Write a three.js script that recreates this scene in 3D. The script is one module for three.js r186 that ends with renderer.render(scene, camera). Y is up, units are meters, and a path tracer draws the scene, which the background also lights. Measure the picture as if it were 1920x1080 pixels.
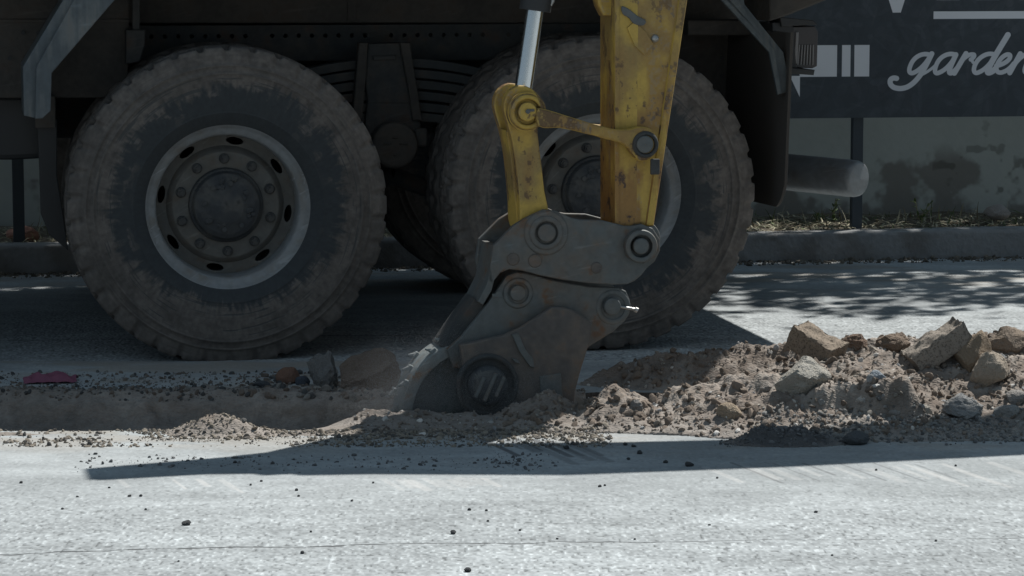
import * as THREE from 'three';
import { mergeGeometries, mergeVertices, toCreasedNormals } from 'three/addons/utils/BufferGeometryUtils.js';
import { RoundedBoxGeometry } from 'three/addons/geometries/RoundedBoxGeometry.js';

// ------------------------------------------------------------------ camera, sky, sun, exposure
const CAM_H = 1.48, FOCAL = 5540;                       // focal length in pixels of a 1920 wide picture
const PITCH = Math.atan(642 / FOCAL);
const scene = new THREE.Scene();
const camera = new THREE.PerspectiveCamera(2 * Math.atan(540 / FOCAL) * 180 / Math.PI, 16 / 9, 0.1, 400);
camera.position.set(0, CAM_H, 0);
camera.rotation.set(-PITCH, 0, 0);
scene.add(camera);

const SUN = new THREE.Vector3(0.45, 1, -0.45);
function makeSky() {
  const w = 256, h = 128, data = new Float32Array(w * h * 4), sd = SUN.clone().normalize(), v = new THREE.Vector3();
  for (let j = 0; j < h; j++) for (let i = 0; i < w; i++) {
    const el = ((j + 0.5) / h - 0.5) * Math.PI, az = ((i + 0.5) / w) * 2 * Math.PI;
    v.set(Math.cos(el) * Math.cos(az), Math.sin(el), Math.cos(el) * Math.sin(az));
    const t = Math.pow(1 - Math.max(0, v.y), 3.5), g = Math.pow(Math.max(0, v.dot(sd)), 6) * 0.10;
    const o = (j * w + i) * 4;
    if (v.y < 0) { data[o] = 0.10; data[o + 1] = 0.105; data[o + 2] = 0.105; } else {
      data[o] = 0.098 + 0.09 * t + g; data[o + 1] = 0.150 + 0.075 * t + g; data[o + 2] = 0.205 + 0.045 * t + g;
    }
    data[o + 3] = 1;
  }
  const t = new THREE.DataTexture(data, w, h, THREE.RGBAFormat, THREE.FloatType);
  t.mapping = THREE.EquirectangularReflectionMapping; t.magFilter = THREE.LinearFilter; t.minFilter = THREE.LinearFilter; t.needsUpdate = true;
  return t;
}
const sky = makeSky();
scene.background = sky; scene.environment = sky;

const sun = new THREE.DirectionalLight(new THREE.Color(1.0, 0.972, 0.925), 4.2);
sun.position.set(0, 0, -10).addScaledVector(SUN, 14);
sun.target.position.set(0, 0, -10);
sun.castShadow = true; sun.shadow.mapSize.set(4096, 4096);
Object.assign(sun.shadow.camera, { left: -7, right: 7, top: 7, bottom: -7, near: 1, far: 40 });
scene.add(sun, sun.target);

const renderer = new THREE.WebGLRenderer({ antialias: true });
renderer.toneMapping = THREE.LinearToneMapping;
renderer.toneMappingExposure = 1.45;
renderer.shadowMap.enabled = true;

// ------------------------------------------------------------------ random, noise
function rng(seed) { let a = seed >>> 0; return () => { a = (a + 0x6D2B79F5) | 0; let t = Math.imul(a ^ (a >>> 15), 1 | a); t = (t + Math.imul(t ^ (t >>> 7), 61 | t)) ^ t; return ((t ^ (t >>> 14)) >>> 0) / 4294967296; }; }
const clamp = (x, a = 0, b = 1) => Math.min(b, Math.max(a, x)), lerp = (a, b, t) => a + (b - a) * t;
const sstep = (a, b, x) => { const t = clamp((x - a) / (b - a)); return t * t * (3 - 2 * t); };
function hash(i, j, k) { let h = Math.imul(i, 374761393) ^ Math.imul(j, 668265263) ^ Math.imul(k, 1274126177); h = Math.imul(h ^ (h >>> 13), 1274126177); return ((h ^ (h >>> 16)) >>> 0) / 4294967296; }
const md = (a, n) => ((a % n) + n) % n;
function vn(x, y, per, s, perY = per) {                              // periodic value noise 0..1
  const i = Math.floor(x), j = Math.floor(y), fx = x - i, fy = y - j, u = fx * fx * (3 - 2 * fx), v = fy * fy * (3 - 2 * fy);
  const i0 = md(i, per), i1 = md(i + 1, per), j0 = md(j, perY), j1 = md(j + 1, perY);
  return lerp(lerp(hash(i0, j0, s), hash(i1, j0, s), u), lerp(hash(i0, j1, s), hash(i1, j1, s), u), v);
}
function fbm(x, y, per, s, oct = 4, perY = per) { let a = 0.5, f = 0, n = 0; for (let o = 0; o < oct; o++) { f += a * vn(x, y, per, s + o * 17, perY); n += a; x *= 2; y *= 2; per *= 2; perY *= 2; a *= 0.5; } return f / n; }
const BIG = 1 << 20, TAU = Math.PI * 2;
function vn3(x, y, z, s) {
  const i = Math.floor(x), j = Math.floor(y), k = Math.floor(z), fx = x - i, fy = y - j, fz = z - k;
  const u = fx * fx * (3 - 2 * fx), v = fy * fy * (3 - 2 * fy), w = fz * fz * (3 - 2 * fz);
  const H = (a, b, c) => hash(a, b, c * 7 + s);
  return lerp(lerp(lerp(H(i, j, k), H(i + 1, j, k), u), lerp(H(i, j + 1, k), H(i + 1, j + 1, k), u), v),
    lerp(lerp(H(i, j, k + 1), H(i + 1, j, k + 1), u), lerp(H(i, j + 1, k + 1), H(i + 1, j + 1, k + 1), u), v), w);
}
const fbm3 = (x, y, z, s, oct = 3) => { let a = 0.5, f = 0, n = 0; for (let o = 0; o < oct; o++) { f += a * vn3(x, y, z, s + o * 31); n += a; x *= 2; y *= 2; z *= 2; a *= 0.5; } return f / n; };
function table(pts) { return (x) => { if (x <= pts[0][0]) return pts[0][1]; for (let i = 1; i < pts.length; i++) if (x <= pts[i][0]) { const [a, b] = pts[i - 1], [c, d] = pts[i]; const t = (x - a) / (c - a); return lerp(b, d, t * t * (3 - 2 * t) * 0.6 + t * 0.4); } return pts[pts.length - 1][1]; }; }

// ------------------------------------------------------------------ textures and materials
const enc = (c) => { c = clamp(c); return Math.round(255 * (c <= 0.0031308 ? c * 12.92 : 1.055 * Math.pow(c, 1 / 2.4) - 0.055)); };
function tex(w, h, tileX, tileY, fn) {                   // fn(u, v, out) writes linear r, g, b and a height 0..1
  const c = new Uint8Array(w * h * 4), b = new Uint8Array(w * h * 4), o = [0, 0, 0, 0.5];
  for (let j = 0; j < h; j++) for (let i = 0; i < w; i++) {
    o[3] = 0.5; fn((i + 0.5) / w, (j + 0.5) / h, o);
    const k = (j * w + i) * 4; c[k] = enc(o[0]); c[k + 1] = enc(o[1]); c[k + 2] = enc(o[2]); c[k + 3] = 255;
    b[k] = b[k + 1] = b[k + 2] = Math.round(255 * clamp(o[3])); b[k + 3] = 255;
  }
  const mk = (d, srgb) => { const t = new THREE.DataTexture(d, w, h); t.wrapS = t.wrapT = THREE.RepeatWrapping; t.magFilter = THREE.LinearFilter; t.minFilter = THREE.LinearMipmapLinearFilter; t.generateMipmaps = true; t.repeat.set(1 / tileX, 1 / tileY); if (srgb) t.colorSpace = THREE.SRGBColorSpace; t.needsUpdate = true; return t; };
  return { map: mk(c, true), bumpMap: mk(b, false) };
}
function mat(t, bump, opts = {}) { return new THREE.MeshStandardMaterial({ roughness: 0.9, metalness: 0, ...(t ? { map: t.map, bumpMap: t.bumpMap, bumpScale: bump } : {}), ...opts }); }
const mix3 = (o, r, g, b, t) => { o[0] = lerp(o[0], r, t); o[1] = lerp(o[1], g, t); o[2] = lerp(o[2], b, t); };
function grimy(size, base, dirt, rust, kDirt, kRust, seed, streak = 1) {
  return tex(size, size, 1, 1, (u, v, o) => {
    const a = fbm(u * 6, v * 6, 6, seed, 5), b = fbm(u * 24 * streak, v * 24 / streak, 24, seed + 50, 4), c = fbm(u * 64, v * 64, 64, seed + 90, 3);
    o[0] = base[0]; o[1] = base[1]; o[2] = base[2];
    mix3(o, ...dirt, clamp(sstep(0.35, 0.75, a * 0.6 + b * 0.4) * kDirt));
    mix3(o, ...rust, clamp(sstep(0.56, 0.7, a * 0.35 + b * 0.45 + c * 0.2) * kRust));
    const m = 0.82 + 0.36 * c; o[0] *= m; o[1] *= m; o[2] *= m;
    const sc = Math.max(0, vn(u * 6 + v * 34, v * 150 - u * 34, 1024, seed + 7) - 0.84) * 3.2 * sstep(0.4, 0.6, a); o[0] += sc * base[0]; o[1] += sc * base[1]; o[2] += sc * base[2];
    o[3] = 0.4 * b + 0.6 * c;
  });
}
const T = {
  steel: grimy(512, [0.105, 0.116, 0.116], [0.142, 0.114, 0.090], [0.125, 0.072, 0.042], 0.8, 1.0, 3),
  frame: grimy(512, [0.035, 0.040, 0.042], [0.068, 0.062, 0.055], [0.06, 0.035, 0.024], 0.9, 0.5, 11),
  brown: grimy(512, [0.050, 0.047, 0.043], [0.078, 0.070, 0.061], [0.05, 0.036, 0.028], 0.8, 0.5, 19),
  fender: grimy(512, [0.062, 0.078, 0.088], [0.17, 0.178, 0.172], [0.10, 0.085, 0.07], 0.7, 0.4, 23, 3),
  rim: grimy(512, [0.215, 0.23, 0.238], [0.185, 0.18, 0.168], [0.15, 0.135, 0.115], 0.7, 0.5, 29),
  disc: grimy(512, [0.130, 0.130, 0.122], [0.145, 0.136, 0.120], [0.105, 0.085, 0.066], 0.8, 0.6, 37),
  hub: grimy(512, [0.036, 0.041, 0.046], [0.135, 0.128, 0.112], [0.025, 0.026, 0.028], 0.75, 0.9, 41),
  plate: grimy(512, [0.085, 0.078, 0.073], [0.15, 0.122, 0.098], [0.13, 0.085, 0.06], 0.9, 0.7, 43),
};
const YEL = [0.455, 0.300, 0.058];
function yellowTex(seed, rustAt) {                       // tile of 1 x 2 m, v measured up from the bottom of the arm
  return tex(1024, 2048, 1, 2, (u, v, o) => {
    const y = v * 2, a = fbm(u * 8, y * 8, 16, seed, 5), b = fbm(u * 40, y * 20, 40, seed + 5, 4), c = fbm(u * 128, y * 128, 256, seed + 9, 3), d = fbm(u * 20, y * 3, 40, seed + 33, 4);
    o[0] = YEL[0]; o[1] = YEL[1]; o[2] = YEL[2];
    mix3(o, 0.215, 0.150, 0.062, sstep(0.38, 0.62, a) * 0.75);
    const low = rustAt(y + 0.12 * (a - 0.5));
    mix3(o, 0.275, 0.145, 0.036, clamp(sstep(0.47 - 0.08 * low, 0.66 - 0.12 * low, 0.5 * a + 0.5 * d) * (0.3 + 0.6 * low)));
    mix3(o, 0.075, 0.040, 0.022, sstep(0.575 - 0.03 * low, 0.625, 0.45 * b + 0.35 * a + 0.2 * c) * (0.55 + 0.45 * low));
    mix3(o, 0.19, 0.175, 0.145, sstep(0.62, 0.70, d * 0.6 + c * 0.4) * 0.35);
    const m = 0.86 + 0.28 * c; o[0] *= m; o[1] *= m; o[2] *= m;
    o[3] = 0.5 * b + 0.5 * c;
  });
}
T.stick = yellowTex(101, (y) => 0.18 + 1.1 * (1 - sstep(0.62, 1.30, y)));
T.link = yellowTex(131, () => 0.48);
T.soil = tex(1024, 1024, 1, 1, (u, v, o) => {
  const a = fbm(u * 8, v * 8, 8, 201, 5), b = fbm(u * 40, v * 40, 40, 207, 4), c = fbm(u * 160, v * 160, 160, 211, 2);
  const m = 0.62 + 0.5 * b + 0.28 * c; o[0] = lerp(0.8, 1.05, a) * m; o[1] = lerp(0.78, 1.0, a) * m; o[2] = lerp(0.76, 0.98, a) * m;
  if (c > 0.78) mix3(o, 1.5, 1.5, 1.5, 0.5); o[3] = 0.5 * b + 0.5 * c;
});
T.rock = tex(512, 512, 0.2, 0.2, (u, v, o) => {
  const a = fbm(u * 5, v * 5, 5, 231, 5), b = fbm(u * 30, v * 30, 30, 237, 4), c = fbm(u * 100, v * 100, 100, 241, 2);
  const m = 0.36 + 0.55 * a + 0.5 * b + 0.3 * c; o[0] = o[1] = o[2] = m; o[0] *= 1.03; o[2] *= 0.96; o[3] = 0.5 * b + 0.5 * c;
});
T.pock = tex(512, 512, 0.25, 0.25, (u, v, o) => {
  const b = fbm(u * 20, v * 20, 20, 247, 3), c = vn(u * 70, v * 70, 70, 251), e = vn(u * 110, v * 110, 110, 253);
  const m = 0.75 + 0.35 * b - (c > 0.72 ? 0.3 : 0) + (e > 0.82 ? 0.25 : 0); o[0] = o[1] = o[2] = m; o[3] = 0.6 - (c > 0.72 ? 0.5 : 0) + 0.3 * b;
});
T.concrete = tex(1024, 512, 2, 1, (u, v, o) => {
  const a = fbm(u * 8, v * 4, 8, 261, 5), b = fbm(u * 120, v * 60, 120, 267, 3); const m = 0.7 + 0.4 * a + 0.2 * b;
  o[0] = 0.24 * m; o[1] = 0.245 * m; o[2] = 0.245 * m; mix3(o, 0.12, 0.105, 0.09, sstep(0.5, 0.75, fbm(u * 14, v * 7, 14, 271, 4)) * 0.5); o[3] = b;
});

// road: 4 x 4 m tile; u = x / 4, v = depth / 4
const crackAt = table([[-2, 7.22], [-1.35, 7.26], [-0.95, 7.33], [-0.6, 7.36], [-0.2, 7.42], [0.2, 7.41], [0.5, 7.44], [2, 7.5]]);
const capsule = (x, y, ax, ay, bx, by) => { const dx = bx - ax, dy = by - ay, t = clamp(((x - ax) * dx + (y - ay) * dy) / (dx * dx + dy * dy)); return Math.hypot(x - ax - dx * t, y - ay - dy * t); };
const strokes = [];                                       // tooth marks scraped into the road: x, depth, x, depth, half width, lightness
{
  const r = rng(5);
  const add = (x0, d0, n, dx, len, w, l) => { for (let i = 0; i < n; i++) { const x = x0 + dx * (i + r() * 0.5), d = d0 + (r() - 0.5) * 0.06, L = len * (0.6 + 0.6 * r()); strokes.push([x, d, x + L * 0.36, d - L, w * (0.6 + 0.8 * r()), l * (0.6 + 0.6 * r())]); } };
  add(-1.20, 8.16, 2, 0.3, 0.16, 0.008, 0.5); add(-0.98, 8.16, 3, 0.09, 0.14, 0.008, 0.6);
  add(-0.36, 8.18, 9, 0.035, 0.13, 0.013, 0.5); add(0.55, 8.36, 9, 0.085, 0.20, 0.014, 0.45); add(1.08, 8.44, 4, 0.12, 0.36, 0.012, 0.55);
  add(-0.1, 8.86, 6, 0.05, 0.26, 0.010, -0.8); add(0.62, 8.44, 6, 0.1, 0.30, 0.006, -0.6); add(0.0, 8.8, 4, 0.05, 0.30, 0.016, -0.75);
}
T.road = tex(2048, 2048, 4, 4, (u, v, o) => {
  const x = md(u * 4 + 2, 4) - 2, d = v * 4 + (v * 4 < 2.5 ? 8 : 4) + 0.05;      // x -2..2, depth 6.5..10.5 for the near tile
  const a = fbm(u * 6, v * 10, 6, 301, 5, 10), b = fbm(u * 40, v * 70, 40, 307, 4, 70), c = fbm(u * 340, v * 230, 340, 311, 3, 230), e = vn(u * 520, v * 220, 520, 313, 220), s = fbm(u * 14, v * 34, 14, 317, 4, 34);
  let m = 0.275 * (0.80 + 0.30 * a + 0.16 * b);
  const near = 1 - sstep(7.3, 8.4, d), grain = lerp(0.35, 1.15, near);
  m *= 1 + grain * (0.62 * (c - 0.5)) + grain * 0.22 * (e - 0.5);
  if (e > 0.84) m *= 1 + 0.26 * grain; if (e < 0.13) m *= 1 - 0.36 * grain;
  m *= 1 + 0.14 * sstep(0.52, 0.72, s) - 0.10 * sstep(0.50, 0.30, s);
  m *= 1 + 0.20 * sstep(8.0, 8.9, d) * sstep(0.35, 0.6, a);
  o[0] = m * 0.965; o[1] = m * 1.04; o[2] = m * 1.065; o[3] = 0.5 + 0.35 * (c - 0.5) + 0.5 * (e - 0.5) * grain;
  mix3(o, 0.27, 0.235, 0.19, 0.55 * sstep(8.45, 8.95, d) * sstep(0.42, 0.68, fbm(u * 12, v * 30, 12, 331, 4, 30)));
  for (const q of strokes) { if (Math.abs(x - q[0]) > 0.3 || Math.abs(d - q[1]) > 0.5) continue; const k = 1 - sstep(q[4] * 0.5, q[4] * 1.4, capsule(x, d, q[0], q[1], q[2], q[3])); if (k > 0) { const f = k * (0.5 + 0.7 * b); if (q[5] > 0) mix3(o, 0.46, 0.46, 0.45, f * q[5]); else mix3(o, 0.085, 0.088, 0.092, -f * q[5]); } }
  const cd = Math.abs(d + 0.115 - crackAt(x) - 0.045 * (fbm(x * 9 + 40, 3, BIG, 341, 4) - 0.5)), cw = 0.0075 * (0.1 + vn(x * 25 + 90, 0, BIG, 347)) * (1 - 0.75 * sstep(-0.5, 0.9, x));
  const kc = 1 - sstep(cw * 0.6, cw * 1.5 + 0.001, cd); if (kc > 0) { mix3(o, 0.04, 0.042, 0.045, kc * 0.85); o[3] -= 0.5 * kc; }
});
T.wall = tex(2048, 1024, 6, 1.5, (u, v, o) => {
  const a = fbm(u * 12, v * 3, 12, 401, 5), b = fbm(u * 160, v * 40, 160, 407, 3), c = fbm(u * 40, v * 6, 40, 411, 4), y = v * 1.5;
  const m = 0.88 + 0.2 * a + 0.08 * b; o[0] = 0.43 * m; o[1] = 0.465 * m; o[2] = 0.44 * m;
  const st = fbm(u * 26, v * 6.5, 26, 431, 5);
  mix3(o, 0.105, 0.078, 0.064, 0.6 * sstep(0.0, 0.10, st - 0.40 - 0.95 * y) * (1 - sstep(0.25, 0.4, y)));
  mix3(o, 0.10, 0.10, 0.085, 0.6 * sstep(0.70, 0.8, fbm(u * 70, v * 18, 70, 441, 3)) * (1 - sstep(0.2, 0.7, y)));
  o[3] = 0.5 * b + 0.3 * a;
});
// tyre: u = angle / 2 pi, v = along the section from inner bead to outer bead
function tyreTex(seed, low) {
  return tex(2048, 512, 1, 1, (u, v, o) => {
    const ang = u * 2 * Math.PI, fine = fbm(u * 256, v * 60, 256, seed, 3), cl = fbm(u * 48, v * 20, 48, seed + 5, 4), wav = fbm(u * 16, 1, 16, seed + 9, 4), radial = fbm(u * 200, v * 8, 200, seed + 13, 3), ring = fbm(u * 20, v * 160, 160, seed + 17, 3);
    const bottom = sstep(0.1, 0.9, -Math.sin(ang)), m = 0.8 + 0.4 * fine;
    o[0] = 0.036 * m; o[1] = 0.042 * m; o[2] = 0.046 * m;
    mix3(o, 0.060, 0.066, 0.068, 0.4 * cl);
    const w = Math.abs(v - 0.5) * 2;                       // 0 tread centre, 1 bead
    const edge = 0.660 + 0.16 * (wav - 0.5) + low * bottom * 0.16 + 0.17 * (radial - 0.5) + 0.10 * (cl - 0.5) + 0.06 * (fine - 0.5);
    let k = 1 - sstep(edge - 0.05, edge + 0.05, w);
    k = Math.max(k, 0.6 * sstep(0.62, 0.75, cl) * (1 - sstep(0.75, 0.9, w)));
    k *= 0.80 + 0.24 * cl; k *= 1 - 0.65 * sstep(0.62, 0.72, ring) * sstep(0.48, 0.56, w);
    mix3(o, 0.112, 0.100, 0.090, clamp(k));
    if (k > 0.4) { const q = (0.68 + 0.60 * fine) * (0.90 + 0.22 * sstep(0.35, 0.6, cl)) * (0.86 + 0.3 * ring); o[0] *= q; o[1] *= q; o[2] *= q; }
    o[3] = 0.35 + 0.4 * k * (0.6 + 0.6 * fine) + 0.15 * cl;
  });
}
T.tyreA = tyreTex(501, 1.0); T.tyreB = tyreTex(551, 0.75);

const M = {
  steel: mat(T.steel, 0.002, { roughness: 0.62, metalness: 0.25 }), frame: mat(T.frame, 0.002, { roughness: 0.85 }), brown: mat(T.brown, 0.002, { roughness: 0.9 }),
  fender: mat(T.fender, 0.001, { roughness: 0.6 }), rim: mat(T.rim, 0.001, { roughness: 0.6 }), disc: mat(T.disc, 0.002, { roughness: 0.9 }), hub: mat(T.hub, 0.003, { roughness: 0.75 }),
  plate: mat(T.plate, 0.003, { roughness: 0.8 }), stick: mat(T.stick, 0.0012, { roughness: 0.55 }), link: mat(T.link, 0.0012, { roughness: 0.58 }),
  chrome: new THREE.MeshStandardMaterial({ color: new THREE.Color(0.62, 0.66, 0.68), metalness: 1, roughness: 0.2 }),
  black: new THREE.MeshStandardMaterial({ color: new THREE.Color(0.022, 0.023, 0.024), roughness: 0.6 }),
  rubber: new THREE.MeshStandardMaterial({ color: new THREE.Color(0.055, 0.05, 0.045), roughness: 0.9 }),
  tyreA: mat(T.tyreA, 0.004, { roughness: 0.95 }), tyreB: mat(T.tyreB, 0.004, { roughness: 0.95 }),
  road: mat(T.road, 0.004, { roughness: 0.93 }), wall: mat(T.wall, 0.003, { roughness: 0.95 }), kerb: mat(T.concrete, 0.004, { roughness: 0.95 }),
  bare: new THREE.MeshStandardMaterial({ color: new THREE.Color(0.34, 0.34, 0.33), metalness: 0.7, roughness: 0.38 }),
  soil: mat(T.soil, 0.006, { roughness: 1, vertexColors: true }),
};

// ------------------------------------------------------------------ pixels to places
const fwd = new THREE.Vector3(0, -Math.sin(PITCH), -Math.cos(PITCH)), up = new THREE.Vector3(0, Math.cos(PITCH), -Math.sin(PITCH));
const ray = (px, py) => new THREE.Vector3((px - 960) / FOCAL, 0, 0).addScaledVector(up, (540 - py) / FOCAL).add(fwd);
function G(px, py, h = 0) { const r = ray(px, py); return r.multiplyScalar((h - CAM_H) / r.y).add(camera.position); }       // where a sight line meets a level
function P(px, py, d) { const r = ray(px, py); return r.multiplyScalar(-d / r.z).add(camera.position); }                  // a point at depth d
class Frame {
  constructor(o, yaw) { this.o = o; this.yaw = yaw; this.n = new THREE.Vector3(Math.sin(yaw), 0, Math.cos(yaw)); this.ux = new THREE.Vector3(Math.cos(yaw), 0, -Math.sin(yaw)); }
  pt(px, py, w = 0) {                                       // the local point of a plane w in front of the frame's origin
    const r = ray(px, py), c = camera.position, q = this.o.clone().addScaledVector(this.n, w).sub(c);
    const p = r.multiplyScalar(q.dot(this.n) / r.dot(this.n)).add(c).sub(this.o);
    return new THREE.Vector3(p.dot(this.ux), p.y, w);
  }
  poly(pts, w) { return pts.map(([x, y]) => this.pt(x, y, w)); }
  group(name) { const g = new THREE.Group(); g.name = name; g.position.copy(this.o); g.rotation.y = this.yaw; scene.add(g); return g; }
}

// ------------------------------------------------------------------ building helpers
const names = new Map();
function numbered(n) { const k = names.get(n) ?? 0; names.set(n, k + 1); return k ? n + '_' + String(k).padStart(3, '0') : n; }
function tag(o, label, category, group, kind) { Object.assign(o.userData, { label, ...(category ? { category } : {}), ...(group ? { group } : {}), ...(kind ? { kind } : {}) }); return o; }
function uvBox(g) {                                        // uv in metres from the dominant axis of each face
  g = g.index ? g.toNonIndexed() : g; const p = g.attributes.position, n = g.attributes.normal, uv = new Float32Array(p.count * 2);
  for (let i = 0; i < p.count; i += 3) {
    let nx = 0, ny = 0, nz = 0; for (let k = 0; k < 3; k++) { nx += Math.abs(n.getX(i + k)); ny += Math.abs(n.getY(i + k)); nz += Math.abs(n.getZ(i + k)); }
    for (let k = 0; k < 3; k++) { const x = p.getX(i + k), y = p.getY(i + k), z = p.getZ(i + k), j = (i + k) * 2; if (nz >= nx && nz >= ny) { uv[j] = x; uv[j + 1] = y; } else if (nx >= ny) { uv[j] = z + 0.37; uv[j + 1] = y; } else { uv[j] = x; uv[j + 1] = z + 0.61; } }
  }
  const r = new THREE.BufferGeometry(); r.setAttribute('position', p); r.setAttribute('normal', n); r.setAttribute('uv', new THREE.BufferAttribute(uv, 2)); return r;
}
function mesh(name, geos, material, parent = scene, keepUV = false) {
  const list = (Array.isArray(geos) ? geos : [geos]).map((g) => { if (!keepUV) return uvBox(g); g = g.index ? g.toNonIndexed() : g; return g; });
  const m = new THREE.Mesh(list.length > 1 ? mergeGeometries(list) : list[0], material); m.castShadow = m.receiveShadow = true;
  m.name = parent === scene ? numbered(name) : name; parent.add(m); return m;
}
function shapeOf(pts, smooth) { if (!smooth) return new THREE.Shape(pts.map((p) => new THREE.Vector2(p.x, p.y))); const c = new THREE.CatmullRomCurve3(pts.map((p) => new THREE.Vector3(p.x, p.y, 0)), true, 'centripetal'); return new THREE.Shape(c.getPoints(pts.length * smooth).slice(0, -1).map((p) => new THREE.Vector2(p.x, p.y))); }
function slab(shape, w0, w1, bevel = 0.004) {
  const g = new THREE.ExtrudeGeometry(shape, { depth: w1 - w0 - 2 * bevel, bevelEnabled: bevel > 0, bevelThickness: bevel, bevelSize: bevel, bevelOffset: -bevel, bevelSegments: 2, curveSegments: 20 });
  return g.translate(0, 0, w0 + bevel);
}
const plateOf = (f, pts, w0, w1, bevel = 0.004, smooth = 0) => slab(shapeOf(f.poly(pts, w1), smooth), w0, w1, bevel);
const box = (x, y, z, w, h, d, r = 0.004) => new RoundedBoxGeometry(w, h, d, 2, Math.min(r, w / 2.1, h / 2.1, d / 2.1)).translate(x, y, z);
const cylZ = (x, y, w0, w1, r, seg = 32, r2 = r) => new THREE.CylinderGeometry(r2, r, w1 - w0, seg).rotateX(Math.PI / 2).translate(x, y, (w0 + w1) / 2);
function latheZ(pts, seg = 64) { return new THREE.LatheGeometry(pts.map(([r, z]) => new THREE.Vector2(r, z)), seg).rotateX(Math.PI / 2); }   // [radius, z]
function between(a, b, r, seg = 16, r2 = r) { const d = b.clone().sub(a), g = new THREE.CylinderGeometry(r2, r, d.length(), seg); g.applyQuaternion(new THREE.Quaternion().setFromUnitVectors(new THREE.Vector3(0, 1, 0), d.clone().normalize())); return g.translate((a.x + b.x) / 2, (a.y + b.y) / 2, (a.z + b.z) / 2); }
function pinZ(x, y, w0, w1, r) { return latheZ([[0.001, w1], [r * 0.85, w1], [r * 0.97, w1 - 0.003], [r, w1 - 0.008], [r, w0]], 28).translate(x, y, 0); }

// ------------------------------------------------------------------ ground, trench, heap
const NEAR = 8.965, FAR = 9.725;
const jit = (x, s) => 0.06 * (fbm(x * 9 + 60, 0.5, BIG, s, 5) - 0.5);
{
  const s = new THREE.Shape([[-60, -30], [60, -30], [60, 200], [-60, 200]].map((p) => new THREE.Vector2(...p)));
  const near = [], far = [];
  for (let x = -9; x <= 1.35; x += 0.02) { near.push(new THREE.Vector2(x, NEAR + jit(x, 601))); far.push(new THREE.Vector2(x, FAR + jit(x, 607) * 1.5)); }
  s.holes.push(new THREE.Path([...near, ...far.reverse()]));
  const g = new THREE.ExtrudeGeometry(s, { depth: 0.05, bevelEnabled: false }).rotateX(-Math.PI / 2).translate(0, -0.05, 0);
  const m = new THREE.Mesh(g, [M.road, mat(T.soil, 0.008, { roughness: 1, color: new THREE.Color(0.085, 0.08, 0.076) })]); m.name = 'road'; m.receiveShadow = m.castShadow = true; scene.add(m);
  tag(m, 'dusty pale grey asphalt road with a trench cut along it', null, null, 'structure');
}
const backH = table([[0.10, -0.05], [0.2, 0.0], [0.33, 0.05], [0.45, 0.085], [0.6, 0.10], [0.8, 0.13], [1.0, 0.135], [1.3, 0.15], [1.8, 0.16], [2.4, 0.15]]);
const frontH = table([[-0.80, -0.6], [-0.64, -0.04], [-0.45, 0.03], [-0.2, 0.02], [-0.06, 0.02], [0.02, 0.055], [0.11, 0.085], [0.2, 0.045], [0.34, 0.10], [0.43, 0.055], [0.53, 0.10], [0.74, 0.13], [0.83, 0.15], [1.1, 0.17], [1.6, 0.18], [2.4, 0.17]]);
const fillH = table([[-9, -0.48], [-0.1, -0.46], [0.25, -0.36], [0.5, -0.2], [0.8, 0.06], [1.0, 0.13], [1.3, 0.165], [2.4, 0.16]]);
const footD = table([[-0.7, 8.97], [-0.2, 8.985], [0.05, 8.93], [0.3, 8.915], [0.5, 8.87], [0.66, 8.80], [1.0, 8.80], [1.5, 8.90], [2.4, 8.98]]);
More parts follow.
